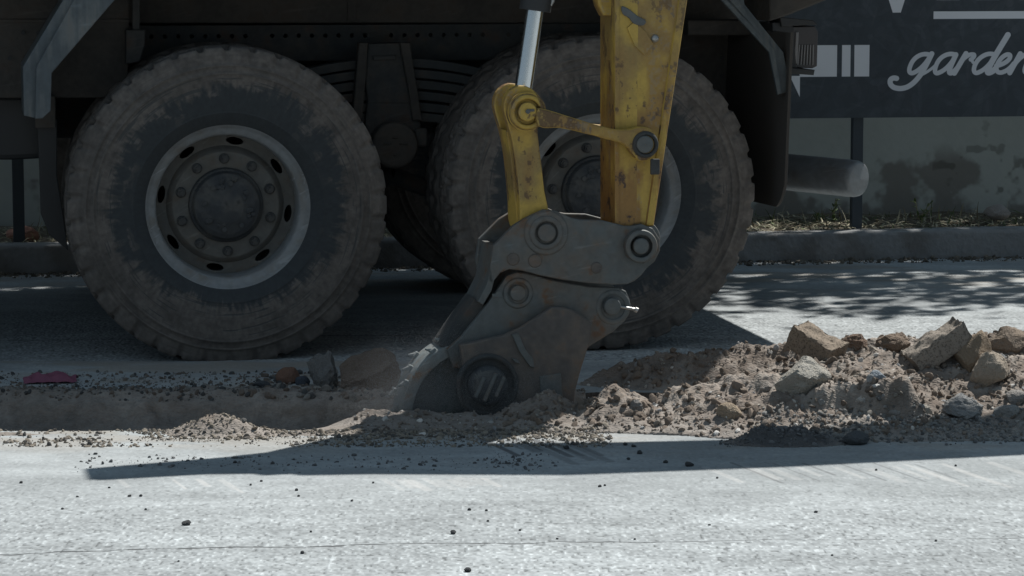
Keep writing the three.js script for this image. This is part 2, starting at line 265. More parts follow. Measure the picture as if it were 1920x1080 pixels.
function soilH(x, d) {
  const big = fbm(x * 5 + 31, d * 5, BIG, 621, 3) - 0.5, mid = fbm(x * 22 + 7, d * 22, BIG, 627, 3) - 0.5, cl = Math.abs(fbm(x * 38, d * 38 + 9, BIG, 633, 3) - 0.5) * 2;
  const f0 = NEAR + jit(x, 601), f1 = FAR + jit(x, 607) * 1.5;
  let h = -0.03;
  // the trench, a little wider below the asphalt
  const wallN = 0.03 * mid + 0.05 * big;
  const inT = Math.min(sstep(f0 - 0.03, f0 + 0.03, d + wallN), 1 - sstep(f1 - 0.10, f1 + 0.02, d + wallN)) * (1 - sstep(1.2, 1.32, x));
  h = lerp(h, fillH(x), inT);
  const rel = sstep(0.0, 0.03, 1);
  // ridges of spoil with slopes at the angle of repose
  const fc = 9.16 + 0.04 * big + 0.20 * sstep(0.7, 1.4, x), fh = frontH(x) + 0.02 * big;
  const fr = d < fc ? fh * (1 - Math.pow(clamp((fc - d) / Math.max(0.05, fc - footD(x))), 0.85)) - (d < footD(x) ? 0.03 : 0) : fh - 0.55 * (d - fc);
  const bc = 9.93 + 0.06 * big, bh = backH(x) + 0.02 * big;
  const bk = d > bc ? bh - 0.5 * (d - bc) : bh - 0.62 * (bc - d);
  const nearSpoil = x < 0 ? 0.020 * sstep(8.72, 8.9, d) * (1 - sstep(f0 - 0.02, f0 + 0.0, d)) * (0.05 + 1.5 * Math.max(0, fbm(x * 3 + 5, d * 9, BIG, 641, 3) - 0.42)) - 0.008 + 0.055 * Math.exp(-((x + 0.90) ** 2) / 0.012 - ((d - 8.93) ** 2) / 0.004) : -0.03;
  const lipN = fbm(x * 3.5 + 11, d * 2, BIG, 671, 4), farSpoil = x < 0.25 ? Math.min(0.03 * (lipN - 0.44) + 0.006 - 0.18 * Math.max(0, d - f1 - 0.03), (d - f1) * 0.9 + 0.035 + 0.10 * (lipN - 0.5)) : -1;
  const m = Math.max(fr, bk, d < f0 + 0.01 ? nearSpoil : -1, farSpoil);
  const up = sstep(-0.02, 0.03, m);
  h = Math.max(h, m);
  if (h > -0.02) h += ((0.030 + 0.012 * sstep(0.03, 0.1, h)) * mid + 0.034 * (0.5 - cl) * (0.5 + 0.5 * sstep(0.02, 0.07, h))) * Math.max(up * 0.9, 0.25 * inT); else h += inT * (0.03 * mid + 0.02 * (0.5 - cl));
  // dark crumbled asphalt in front of the heap
  const dk = 0.05 * Math.exp(-((x - 0.82) ** 2) / 0.018 - ((d - 8.745) ** 2) / 0.004) + 0.03 * Math.exp(-((x - 1.15) ** 2) / 0.06 - ((d - 8.82) ** 2) / 0.003) + 0.028 * Math.exp(-((x - 1.6) ** 2) / 0.09 - ((d - 8.87) ** 2) / 0.003);
  if (dk > 0.006) h = Math.max(h, dk - 0.006 + (0.03 * mid + 0.02 * (0.5 - cl)) * sstep(0.006, 0.03, dk));
  return h;
}
function soilGrid(x0, x1, d0, d1, step, name, label) {
  const nx = Math.round((x1 - x0) / step), nd = Math.round((d1 - d0) / step), pos = [], uv = [], col = [], idx = [];
  for (let j = 0; j <= nd; j++) for (let i = 0; i <= nx; i++) {
    const x = lerp(x0, x1, i / nx), d = lerp(d0, d1, j / nd), h = soilH(x, d);
    pos.push(x, h, -d); uv.push(x, d + h * 1.3);
    const a = fbm(x * 4 + 3, d * 4, BIG, 651, 3), b = fbm(x * 16 + 3, d * 16, BIG, 657, 3);
    let c = [0.208, 0.183, 0.160];
    const o = [...c]; mix3(o, 0.28, 0.253, 0.224, sstep(0.45, 0.7, a)); mix3(o, 0.165, 0.134, 0.109, 0.7 * sstep(0.5, 0.7, b));
    mix3(o, 0.28, 0.275, 0.262, 0.85 * sstep(0.06, 0.0, h) * sstep(-0.05, 0, h) * (x > 0.9 ? 1 : 0.45));                        // stone dust at the foot of the heap
    const dk = Math.exp(-((x - 0.82) ** 2) / 0.022 - ((d - 8.72) ** 2) / 0.005); mix3(o, 0.085, 0.086, 0.088, clamp(dk * 1.7));
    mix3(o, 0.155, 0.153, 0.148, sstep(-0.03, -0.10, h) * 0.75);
    col.push(...o);
  }
  for (let j = 0; j < nd; j++) for (let i = 0; i < nx; i++) { const a = j * (nx + 1) + i, b = a + 1, c = a + nx + 1, e = c + 1; idx.push(a, b, e, a, e, c); }
  const g = new THREE.BufferGeometry();
  g.setAttribute('position', new THREE.Float32BufferAttribute(pos, 3)); g.setAttribute('uv', new THREE.Float32BufferAttribute(uv, 2)); g.setAttribute('color', new THREE.Float32BufferAttribute(col, 3)); g.setIndex(idx); g.computeVertexNormals();
  const m = new THREE.Mesh(g, M.soil); m.name = name; m.castShadow = m.receiveShadow = true; scene.add(m); return tag(m, label, null, null, 'structure');
}
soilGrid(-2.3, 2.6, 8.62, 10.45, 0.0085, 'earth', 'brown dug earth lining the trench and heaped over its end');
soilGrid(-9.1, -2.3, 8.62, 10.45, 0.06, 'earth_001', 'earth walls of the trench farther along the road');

// ------------------------------------------------------------------ kerb, verge, wall, sign
const KY = 9 * Math.PI / 180, K = new Frame(new THREE.Vector3(1.2, 0, -13.85), KY), KH = 0.135;
{
  const sh = new THREE.Shape(); sh.moveTo(0, -0.1); sh.lineTo(0, KH - 0.02); sh.quadraticCurveTo(0.002, KH, 0.022, KH); sh.lineTo(0.13, KH); sh.lineTo(0.13, -0.1);
  const n = 240, g = new THREE.ExtrudeGeometry(sh, { depth: 40, steps: n, bevelEnabled: false }).rotateY(Math.PI / 2).translate(-20, 0, 0), p = g.attributes.position;
  for (let i = 0; i < p.count; i++) { const x = p.getX(i); p.setY(i, p.getY(i) + 0.014 * (fbm(x * 2 + 50, 1, BIG, 701, 4) - 0.5)); p.setZ(i, p.getZ(i) + 0.02 * (fbm(x * 3 + 50, p.getY(i) * 9, BIG, 707, 4) - 0.5)); }
  g.computeVertexNormals();
  const k = mesh('kerb', g, M.kerb, scene); k.position.copy(K.o); k.rotation.y = KY; tag(k, 'weathered concrete kerb along the far side of the road', null, null, 'structure');
  const vg = new THREE.PlaneGeometry(40, 1.5, 500, 60).rotateX(-Math.PI / 2).translate(0, KH - 0.012, -0.125 - 0.75), q = vg.attributes.position, vc = [];
  for (let i = 0; i < q.count; i++) { const x = q.getX(i), z = q.getZ(i); q.setY(i, q.getY(i) + 0.05 * sstep(-0.13, -0.3, z) * (fbm(x * 6 + 90, z * 6 + 20, BIG, 711, 4) - 0.38)); const a = fbm(x * 9 + 90, z * 9 + 20, BIG, 717, 3); vc.push(lerp(0.10, 0.19, a), lerp(0.088, 0.165, a), lerp(0.068, 0.125, a)); }
  vg.setAttribute('color', new THREE.Float32BufferAttribute(vc, 3)); vg.computeVertexNormals();
  for (let i = 0; i < q.count; i++) vg.attributes.uv.setXY(i, q.getX(i), q.getZ(i));
  const v = new THREE.Mesh(vg, M.soil); v.name = 'verge'; v.position.copy(K.o); v.rotation.y = KY; v.receiveShadow = v.castShadow = true; scene.add(v); tag(v, 'strip of dry earth between the kerb and the boundary wall', null, null, 'structure');
}
{
  const g = new THREE.BoxGeometry(30, 1.32, 0.2, 1, 1, 1).translate(0, 0.66 + 0.08, -1.05); const uv = g.attributes.uv, p = g.attributes.position;
  for (let i = 0; i < p.count; i++) uv.setXY(i, p.getX(i), p.getY(i) - 0.12);
  const w = new THREE.Mesh(g, M.wall); w.name = 'boundary_wall'; w.castShadow = w.receiveShadow = true; w.position.copy(K.o); w.rotation.y = KY; scene.add(w);
  tag(w, 'grey green plastered boundary wall with brown damp stains at its foot', 'wall');
}
{
  const F = new Frame(new THREE.Vector3(1.63, KH, -14.04), KY), s = F.group('sign_board');
  tag(s, 'long dark sign board with pale lettering on slim posts before the wall', 'sign');
  const X0 = -6.5, X1 = 3.4, b0 = F.pt(1605, 221, 0.012).y, top = b0 + 1.0;
  const scale = 900, c0 = F.pt(1440, -120, 0.012).x, cw = Math.round(1.36 * scale), canvas = document.createElement('canvas'); canvas.width = cw; canvas.height = scale;
  const c = canvas.getContext('2d'); c.fillStyle = '#3d444a'; c.fillRect(0, 0, cw, scale);
  { const r = rng(77); for (let i = 0; i < 900; i++) { c.fillStyle = `rgba(${r() < 0.5 ? '255,250,240' : '0,0,0'},${0.012 + 0.02 * r()})`; c.beginPath(); c.ellipse(r() * cw, r() * scale, 10 + 60 * r(), 4 + 20 * r(), r() * 3, 0, 7); c.fill(); } }
  const a = F.pt(1500, 50, 0.012), e = F.pt(1900, 200, 0.012), sx = (e.x - a.x) * scale / 400, sy = (a.y - e.y) * scale / 150;
  c.setTransform(sx, 0, 0, sy, (a.x - c0) * scale - 1500 * sx, (top - a.y) * scale - 50 * sy);   // from here on in pixels of the photograph
  c.fillStyle = '#dcdee2';
  const poly = (pts) => { c.beginPath(); pts.forEach(([x, y], i) => (i ? c.lineTo(x, y) : c.moveTo(x, y))); c.closePath(); c.fill(); };
  poly([[1641, -66], [1660, -66], [1678, 2], [1698, -66], [1714, -66], [1686, 25], [1671, 25]]);                  // V
  for (const x of [1752, 1826, 1905]) { c.fillRect(x, -5, 44, 7); c.fillRect(x + 12, -66, 20, 64); c.fillRect(x, -66, 44, 7); }   // feet of the letters that follow
  c.fillRect(1747, 23, 230, 14); c.fillRect(1500, 84, 69, 58); c.fillRect(1578, 84, 16, 58); c.fillRect(1601, 84, 28, 58);
  poly([[1482, 140], [1501, 140], [1501, 179]]);
  c.strokeStyle = '#cdd0d5'; c.lineCap = 'round'; c.lineJoin = 'round';
  const pen = (w, d) => { c.lineWidth = w * 1.22; const n = d.match(/[A-Z]|-?[\d.]+/g); let i = 0; c.beginPath(); while (i < n.length) { const k = n[i++]; if (k === 'M') c.moveTo(+n[i++], +n[i++]); else if (k === 'L') c.lineTo(+n[i++], +n[i++]); else if (k === 'C') c.bezierCurveTo(+n[i++], +n[i++], +n[i++], +n[i++], +n[i++], +n[i++]); } c.stroke(); };
  pen(7, 'M1741 103 C1728 98 1712 106 1706 121 C1701 133 1704 138 1711 136 C1724 131 1736 117 1744 102 ');        // g bowl
  pen(8, 'M1745 101 C1735 122 1722 152 1700 162 C1684 168 1668 163 1668 152 C1668 146 1674 144 1680 146');
  pen(4.5, 'M1722 141 C1732 138 1745 130 1754 120');
  pen(7, 'M1789 103 C1776 98 1760 106 1754 121 C1749 134 1752 139 1759 136 C1772 131 1784 117 1790 104');          // a
  pen(8, 'M1790 103 C1784 117 1776 132 1779 136 C1782 138 1788 134 1793 128');
  pen(8, 'M1809 101 L1788 137'); pen(6.5, 'M1796 122 C1805 108 1816 100 1824 103 C1826 106 1822 110 1818 112');     // r
  pen(4.5, 'M1820 110 C1822 116 1820 118 1828 120');
  pen(7, 'M1862 103 C1849 98 1832 108 1826 123 C1822 134 1826 139 1833 136 C1846 131 1858 117 1864 104');          // d
  pen(9, 'M1887 67 C1872 92 1852 124 1850 134 C1850 139 1858 136 1864 130');
  pen(7, 'M1866 124 C1880 122 1894 113 1892 105 C1888 99 1874 107 1868 122 C1864 134 1870 138 1878 136 C1888 133 1894 127 1899 120');   // e
  pen(8, 'M1911 102 L1892 137'); pen(7, 'M1899 124 C1910 108 1924 99 1928 104 C1930 112 1916 130 1921 136');           // n
  const t = new THREE.CanvasTexture(canvas); t.colorSpace = THREE.SRGBColorSpace;
  const front = new THREE.MeshStandardMaterial({ map: t, roughness: 0.75 }), dark = new THREE.MeshStandardMaterial({ color: new THREE.Color(0.047, 0.058, 0.068), roughness: 0.75 });
  const bd = box((X0 + X1) / 2, (b0 + top) / 2, 0, X1 - X0, 1.0, 0.02, 0.003); mesh('board', bd, dark, s);
  const face = new THREE.PlaneGeometry(1.36, 1.0).translate(c0 + 0.68, b0 + 0.5, 0.0125); mesh('lettering', face, front, s, true);
  for (const px of [1605, 35]) { const q = F.pt(px, 400, -0.03); mesh('post', box(q.x, (top - 0.1) / 2 - 0.05, -0.031, 0.053, top, 0.04, 0.004), dark, s); }
}
// dry grass, leaf litter and weeds on the verge
{
  const r = rng(801), blade = new THREE.PlaneGeometry(1, 1, 1, 3), bp = blade.attributes.position;
  for (let i = 0; i < bp.count; i++) { const y = bp.getY(i) + 0.5; bp.setXYZ(i, bp.getX(i) * (1 - 0.8 * y), y, 0.28 * y * y); } blade.computeVertexNormals();
  const m = new THREE.InstancedMesh(blade, new THREE.MeshStandardMaterial({ side: THREE.DoubleSide, roughness: 0.9 }), 6500); m.name = 'dry_grass'; m.castShadow = m.receiveShadow = true;
  const d = new THREE.Object3D(), col = new THREE.Color();
  for (let i = 0; i < m.count; i++) {
    const x = -4.6 + r() * 6.6, z = -0.10 - Math.pow(r(), 1.2) * 0.75, cl = fbm(x * 5 + 20, z * 5 + 20, BIG, 811, 3), flat = r() < 0.93;
    d.position.set(x, KH - 0.005 + 0.02 * r(), z); d.rotation.set(flat ? 1.2 + 0.5 * r() : (r() - 0.5) * 0.7, r() * 6.28, (r() - 0.5) * (flat ? 0.4 : 0.8), 'YXZ');
    const L = (flat ? 0.03 + 0.09 * r() : 0.02 + 0.06 * r()) * (cl > 0.5 ? 1.2 : 0.5); d.scale.set(0.004 + 0.007 * r() * (flat ? 1.4 : 1), L, L); d.updateMatrix(); m.setMatrixAt(i, d.matrix);
    const g = r(); m.setColorAt(i, g < 0.55 ? col.setRGB(0.42, 0.39, 0.28) : g < 0.8 ? col.setRGB(0.17, 0.14, 0.085) : col.setRGB(0.10, 0.13, 0.05));
  }
  m.position.copy(K.o); m.rotation.y = KY; scene.add(m); tag(m, 'dry straw and fallen leaves littering the verge', null, null, 'stuff');
  const leafMat = new THREE.MeshStandardMaterial({ color: new THREE.Color(0.10, 0.15, 0.05), side: THREE.DoubleSide, roughness: 0.8 }), stemMat = new THREE.MeshStandardMaterial({ color: new THREE.Color(0.26, 0.25, 0.14), roughness: 0.9 });
  const weeds = [[1726, 412, 0.13, 'thin green weed growing right of the signpost in dry litter'], [1565, 408, 0.13, 'bent pale weed growing left of the slim signpost'], [1535, 408, 0.06, 'short weed sprig close beside the truck mudflap']];
  weeds.forEach(([px, py, h, label], i) => {
    const b = G(px, py + 8, KH), g = new THREE.Group(); g.name = numbered('weed'); g.position.set(b.x, KH - 0.01, b.z); scene.add(g); tag(g, label, 'weed', 'weeds on the verge');
    const q = rng(820 + i), stems = [], leaves = [];
    for (let k = 0; k < 3; k++) {
      const a = q() * 6.28, L = h * (0.6 + 0.5 * q()), cv = new THREE.CatmullRomCurve3([new THREE.Vector3(), new THREE.Vector3(Math.cos(a) * 0.015, L * 0.5, Math.sin(a) * 0.02), new THREE.Vector3(Math.cos(a) * 0.05 + 0.02, L, Math.sin(a) * 0.03)]);
      stems.push(new THREE.TubeGeometry(cv, 10, 0.0022, 5));
      for (let n = 0; n < 7; n++) { const t = 0.15 + 0.85 * q(), p = cv.getPoint(t), lf = new THREE.SphereGeometry(1, 6, 4).scale(0.016, 0.0015, 0.006).translate(0.014, 0, 0).rotateZ(q() * 1.2 - 0.2).rotateY(q() * 6.28).translate(p.x, p.y, p.z); leaves.push(lf); }
    }
    mesh('stem', stems, stemMat, g); mesh('leaves', leaves, leafMat, g);
  });
  const tw = G(1752, 396, KH), tb = G(1690, 402, KH); const st = mesh('twig', between(new THREE.Vector3(0, 0, 0), new THREE.Vector3(0.17, 0.045, 0.01), 0.0035, 6, 0.0015), stemMat); st.position.set(tw.x - 0.02, KH + 0.015, tw.z); tag(st, 'thin dry twig lying in the litter right of the signpost', 'twig');
}

// ------------------------------------------------------------------ tree behind the wall, which dapples the road
{
  const t = new THREE.Group(); t.name = 'street_tree'; t.position.set(5.0, 0, -16.4); scene.add(t); tag(t, 'broad leafy tree standing behind the boundary wall', 'tree');
  const bark = mat(T.brown, 0.01, { roughness: 1 }), r = rng(901), limbs = [between(new THREE.Vector3(0, -0.1, 0), new THREE.Vector3(0.05, 2.6, 0.1), 0.17, 14, 0.13)], tips = [];
  for (let i = 0; i < 11; i++) { const a = i / 11 * 6.28 + r(), e = new THREE.Vector3(Math.cos(a) * (1 + 2.0 * r()), 4.4 + 2.0 * r(), Math.sin(a) * (0.6 + 0.9 * r()) + 0.35); limbs.push(between(new THREE.Vector3(0.05, 2.5, 0.1), e, 0.07, 8, 0.02)); tips.push(e); }
  mesh('trunk', limbs, bark, t);
  const leaf = new THREE.PlaneGeometry(0.075, 0.13, 1, 2); { const p = leaf.attributes.position; p.setX(0, p.getX(0) * 0.2); p.setX(1, p.getX(1) * 0.2); p.setX(4, p.getX(4) * 0.3); p.setX(5, p.getX(5) * 0.3); }
  const cr = new THREE.InstancedMesh(leaf, new THREE.MeshPhysicalMaterial({ color: new THREE.Color(0.06, 0.10, 0.03), side: THREE.DoubleSide, roughness: 0.7 }), 7600); cr.name = 'crown'; cr.castShadow = true; cr.userData.kind = 'stuff';
  const d = new THREE.Object3D(), clumps = [];
  for (let i = 0; i < 150; i++) { const a = r() * 6.28, q = Math.sqrt(r()); clumps.push([Math.cos(a) * q * 3.6 - 0.3, 5.3 + (r() - 0.5) * 1.8, Math.sin(a) * q * 1.05 + 0.75, 0.22 + 0.3 * r()]); }
  for (let i = 0; i < cr.count; i++) { const c = clumps[Math.floor(r() * clumps.length)], g = () => (r() + r() + r() - 1.5) * 1.1; d.position.set(c[0] + g() * c[3], c[1] + g() * c[3] * 0.7, c[2] + g() * c[3]); d.rotation.set(r() * 6.28, r() * 6.28, r() * 6.28); d.scale.setScalar(0.7 + 0.7 * r()); d.updateMatrix(); cr.setMatrixAt(i, d.matrix); }
  t.add(cr);
  const t2 = t.clone(); t2.name = 'street_tree_001'; t2.position.set(0.7, 0, -16.6); t2.scale.set(0.8, 1.02, 0.95); t2.rotation.y = 0.12; scene.add(t2); t2.userData.label = 'second leafy tree behind the wall, beyond the truck';
}

// ------------------------------------------------------------------ the tipper truck
const TY = 10.5 * Math.PI / 180, TF = new Frame(new THREE.Vector3(-1.006, 0, -10.49), TY);
const truck = TF.group('dump_truck'); tag(truck, 'dusty dump truck with twin rear axles parked beyond the trench', 'truck');
function tyreGeo(lugs, per) {
  const prof = [[0.288, -0.105], [0.300, -0.122], [0.330, -0.1385], [0.333, -0.143], [0.338, -0.143], [0.341, -0.141], [0.385, -0.150], [0.43, -0.152], [0.466, -0.1485], [0.469, -0.1535], [0.475, -0.1530], [0.478, -0.1467], [0.494, -0.143], [0.497, -0.148], [0.502, -0.147], [0.505, -0.141], [0.512, -0.139], [0.535, -0.134], [0.552, -0.128], [0.561, -0.120]];
  const zs = []; for (let i = 0; i <= 26; i++) zs.push(-0.114 + 0.228 * i / 26);
  const pts = [...prof, ...zs.map((z) => [0.567 - 0.012 * (z / 0.114) ** 2 * 0.6, z]), ...prof.map(([r, z]) => [r, -z]).reverse()];
  const N = lugs * per, pos = [], uv = [], idx = [], n = pts.length; let L = 0; const acc = [0]; for (let i = 1; i < n; i++) { L += Math.hypot(pts[i][0] - pts[i - 1][0], pts[i][1] - pts[i - 1][1]); acc.push(L); }
  for (let i = 0; i <= N; i++) for (let k = 0; k < n; k++) {
    let [r, z] = pts[k]; const th = i / N * 2 * Math.PI, f = (i % N) / N * lugs, side = z > 0 ? 0.0 : 0.5, ph = md(f + side, 1);
    if (r > 0.505) {
      const az = Math.abs(z), lat = az > 0.060 ? 1 - sstep(0.07, 0.13, Math.abs(ph - 0.5)) : (1 - sstep(0.05, 0.12, Math.abs(md(f * 1 + z * 9, 1) - 0.5))) * 0.5;
      const zig = 0.010 * (Math.abs(md(f * 2, 1) - 0.5) * 4 - 1), circ = Math.max(1 - sstep(0.006, 0.012, Math.abs(az - 0.055 - zig)), 1 - sstep(0.004, 0.010, Math.abs(z - zig)));
      const dep = 0.018 * Math.max(lat * (r > 0.53 ? 1 : sstep(0.505, 0.53, r)), az < 0.118 ? circ : 0);
      if (r < 0.557) { z -= Math.sign(z) * dep * 0.5; r -= dep * 0.1; } else r -= dep;
    }
    pos.push(r * Math.cos(th), r * Math.sin(th), z); uv.push(i / N, acc[k] / L);
  }
  for (let i = 0; i < N; i++) for (let k = 0; k < n - 1; k++) { const a = i * n + k, b = a + 1, c = a + n, e = c + 1; idx.push(a, c, b, b, c, e); }
  const g = new THREE.BufferGeometry(); g.setAttribute('position', new THREE.Float32BufferAttribute(pos, 3)); g.setAttribute('uv', new THREE.Float32BufferAttribute(uv, 2)); g.setIndex(idx); g.computeVertexNormals(); return g;
}
const TYRE = tyreGeo(38, 12).scale(1.017, 1.017, 1), TYRE_FAR = tyreGeo(38, 5).scale(1.017, 1.017, 1);
const RIM = latheZ([[0.288, -0.165], [0.296, -0.018], [0.304, -0.010], [0.306, -0.002], [0.302, 0.003], [0.295, 0.001], [0.289, -0.006], [0.283, -0.014], [0.276, -0.017], [0.262, -0.024], [0.256, -0.034], [0.253, -0.075], [0.252, -0.16]].map(([r, z]) => [r, z]), 96);
const DISC = (() => { const s = new THREE.Shape(); s.absarc(0, 0, 0.262, 0, TAU, false); for (let i = 0; i < 8; i++) { const a = i / 8 * TAU + 0.28, h = new THREE.Path(); h.absellipse(Math.cos(a) * 0.232, Math.sin(a) * 0.232, 0.013, 0.031, 0, TAU, true, a); s.holes.push(h); } const c = new THREE.Path(); c.absarc(0, 0, 0.09, 0, TAU, true); s.holes.push(c); return slab(s, -0.150, -0.137, 0.003); })();
const DISC_RING = latheZ([[0.214, -0.138], [0.206, -0.124], [0.194, -0.104], [0.188, -0.102], [0.135, -0.102], [0.128, -0.106]], 72);
const HUB = [latheZ([[0.136, -0.11], [0.134, -0.085], [0.128, -0.080], [0.122, -0.078], [0.120, -0.055], [0.113, -0.047], [0.104, -0.045], [0.098, -0.038], [0.062, -0.032], [0.058, -0.026], [0.001, -0.022]], 56)];
for (let i = 0; i < 8; i++) { const a = i / 8 * TAU + 0.3; HUB.push(cylZ(Math.cos(a) * 0.084, Math.sin(a) * 0.084, -0.042, -0.026, 0.0095, 6)); }
{ const r = rng(33); for (let i = 0; i < 16; i++) { const a = r() * 6.28, q = 0.03 + 0.08 * r(); HUB.push(new THREE.IcosahedronGeometry(0.006 + 0.008 * r(), 0).scale(1, 1, 0.5).translate(Math.cos(a) * q, Math.sin(a) * q, -0.034)); } }
const NUT = mergeGeometries([uvBox(latheZ([[0.019, -0.102], [0.0185, -0.094], [0.016, -0.092], [0.013, -0.092]], 16)), uvBox(cylZ(0, 0, -0.1, -0.072, 0.0145, 6)), uvBox(cylZ(0, 0, -0.1, -0.062, 0.0075, 10))]);
function wheel(u, y, w, tmat, turn, full, geo = TYRE) {
  const g = new THREE.Group(); g.name = 'wheel'; g.position.set(u, y, w); truck.add(g);
  const t = new THREE.Mesh(geo, tmat); t.name = 'tyre'; t.rotation.z = 0; t.position.z = -0.152; t.castShadow = t.receiveShadow = true; g.add(t);
  const rz = new THREE.Group();
  const R = mesh('rim', RIM, M.rim, g); R.position.z = -0.045; R.rotation.z = turn;
  const D = mesh('wheel_disc', [DISC, DISC_RING], M.disc, g); D.position.z = -0.045; D.rotation.z = turn;
  if (!full) return g;
  const H = mesh('hub', HUB, M.hub, g); H.position.z = -0.045; H.rotation.z = turn;
  for (let i = 0; i < 10; i++) { const a = i / 10 * TAU + turn, n = new THREE.Mesh(NUT, M.hub); n.name = 'wheel_nut'; n.position.set(Math.cos(a) * 0.168, Math.sin(a) * 0.168, -0.045); n.rotation.z = a; n.castShadow = n.receiveShadow = true; g.add(n); }
  return g;
}
const WL = TF.pt(428, 392, -0.045), WR = TF.pt(1130, 364, -0.045), RW = 0.567;
WL.y = 0.55;
wheel(WL.x, WL.y, 0, M.tyreA, 0.34, true); wheel(WR.x, WR.y, 0, M.tyreB, 0.55, true);
for (const [c, m] of [[WL, M.tyreB], [WR, M.tyreA]]) { wheel(c.x, c.y, -0.35, m, 1, false, TYRE_FAR); wheel(c.x, c.y, -1.85, m, 2, false, TYRE_FAR); wheel(c.x, c.y, -2.2, m, 2, false, TYRE_FAR); }
// axles and springs
for (const c of [WL, WR]) { mesh('axle', [cylZ(c.x, c.y, -2.1, -0.1, 0.075, 24), new THREE.SphereGeometry(0.22, 24, 16).translate(c.x, c.y, -1.25), cylZ(c.x, c.y, -0.75, -0.42, 0.2, 32)], M.frame, truck); }
const mid = TF.pt(735, 120, -0.55);
{
  const W0 = -0.62, W1 = -0.52, tops = [112, 132, 152, 173, 194, 213];
  tops.forEach((py, i) => {
    const yT = TF.pt(735, py, W1).y + 0.006, half = 0.60 - i * 0.075, pts = [], low = [];
    for (let k = 0; k <= 24; k++) { const q = k / 24 * 2 - 1, x = q * half, y = yT - 0.13 * (x / 0.6) ** 2 - 0.0; pts.push(new THREE.Vector2(mid.x + x, y)); low.push(new THREE.Vector2(mid.x + x, y - 0.0325)); }
    mesh('spring_leaf', slab(new THREE.Shape([...pts, ...low.reverse()]), W0, W1, 0.003), M.frame, truck);
  });
  const strap = (pts) => mesh('spring_clamp', plateOf(TF, pts, -0.53, -0.475, 0.006), M.brown, truck);
  strap([[673, 80], [690, 80], [686, 150], [680, 224], [661, 224], [667, 150]]); strap([[750, 80], [769, 80], [780, 150], [792, 226], [774, 226], [765, 160]]);
  mesh('spring_seat', [plateOf(TF, [[690, 82], [750, 80], [766, 160], [775, 195], [690, 195], [684, 150]], -0.60, -0.50, 0.008), plateOf(TF, [[700, 105], [742, 104], [742, 112], [700, 113]], -0.5, -0.488, 0.003), plateOf(TF, [[688, 192], [776, 192], [790, 235], [770, 290], [705, 290], [684, 235]], -0.66, -0.50, 0.012)], M.frame, truck);
  const h = TF.pt(741, 273, -0.42), cap = [latheZ([[0.088, -0.5], [0.088, -0.43], [0.082, -0.42], [0.070, -0.417], [0.05, -0.420], [0.001, -0.418]], 40).translate(h.x, h.y, 0)];
  for (const [dx, dy, ww, hh] of [[-0.03, 0.008, 0.03, 0.006], [0.03, 0.008, 0.03, 0.006], [0, 0.03, 0.02, 0.006], [0, -0.035, 0.012, 0.006]]) cap.push(box(h.x + dx, h.y + dy, -0.415, ww, hh, 0.006, 0.002));
  mesh('trunnion_hub', cap, M.brown, truck);
  const k = TF.pt(790, 258, -0.47); mesh('spring_clamp_foot', [box(k.x, k.y, -0.5, 0.05, 0.07, 0.06, 0.012)], M.frame, truck);
  mesh('torque_rod', [between(TF.pt(735, 330, -0.7), TF.pt(1000, 420, -0.75), 0.035, 14), between(TF.pt(735, 330, -0.7), TF.pt(480, 430, -0.75), 0.035, 14)], M.frame, truck);
}
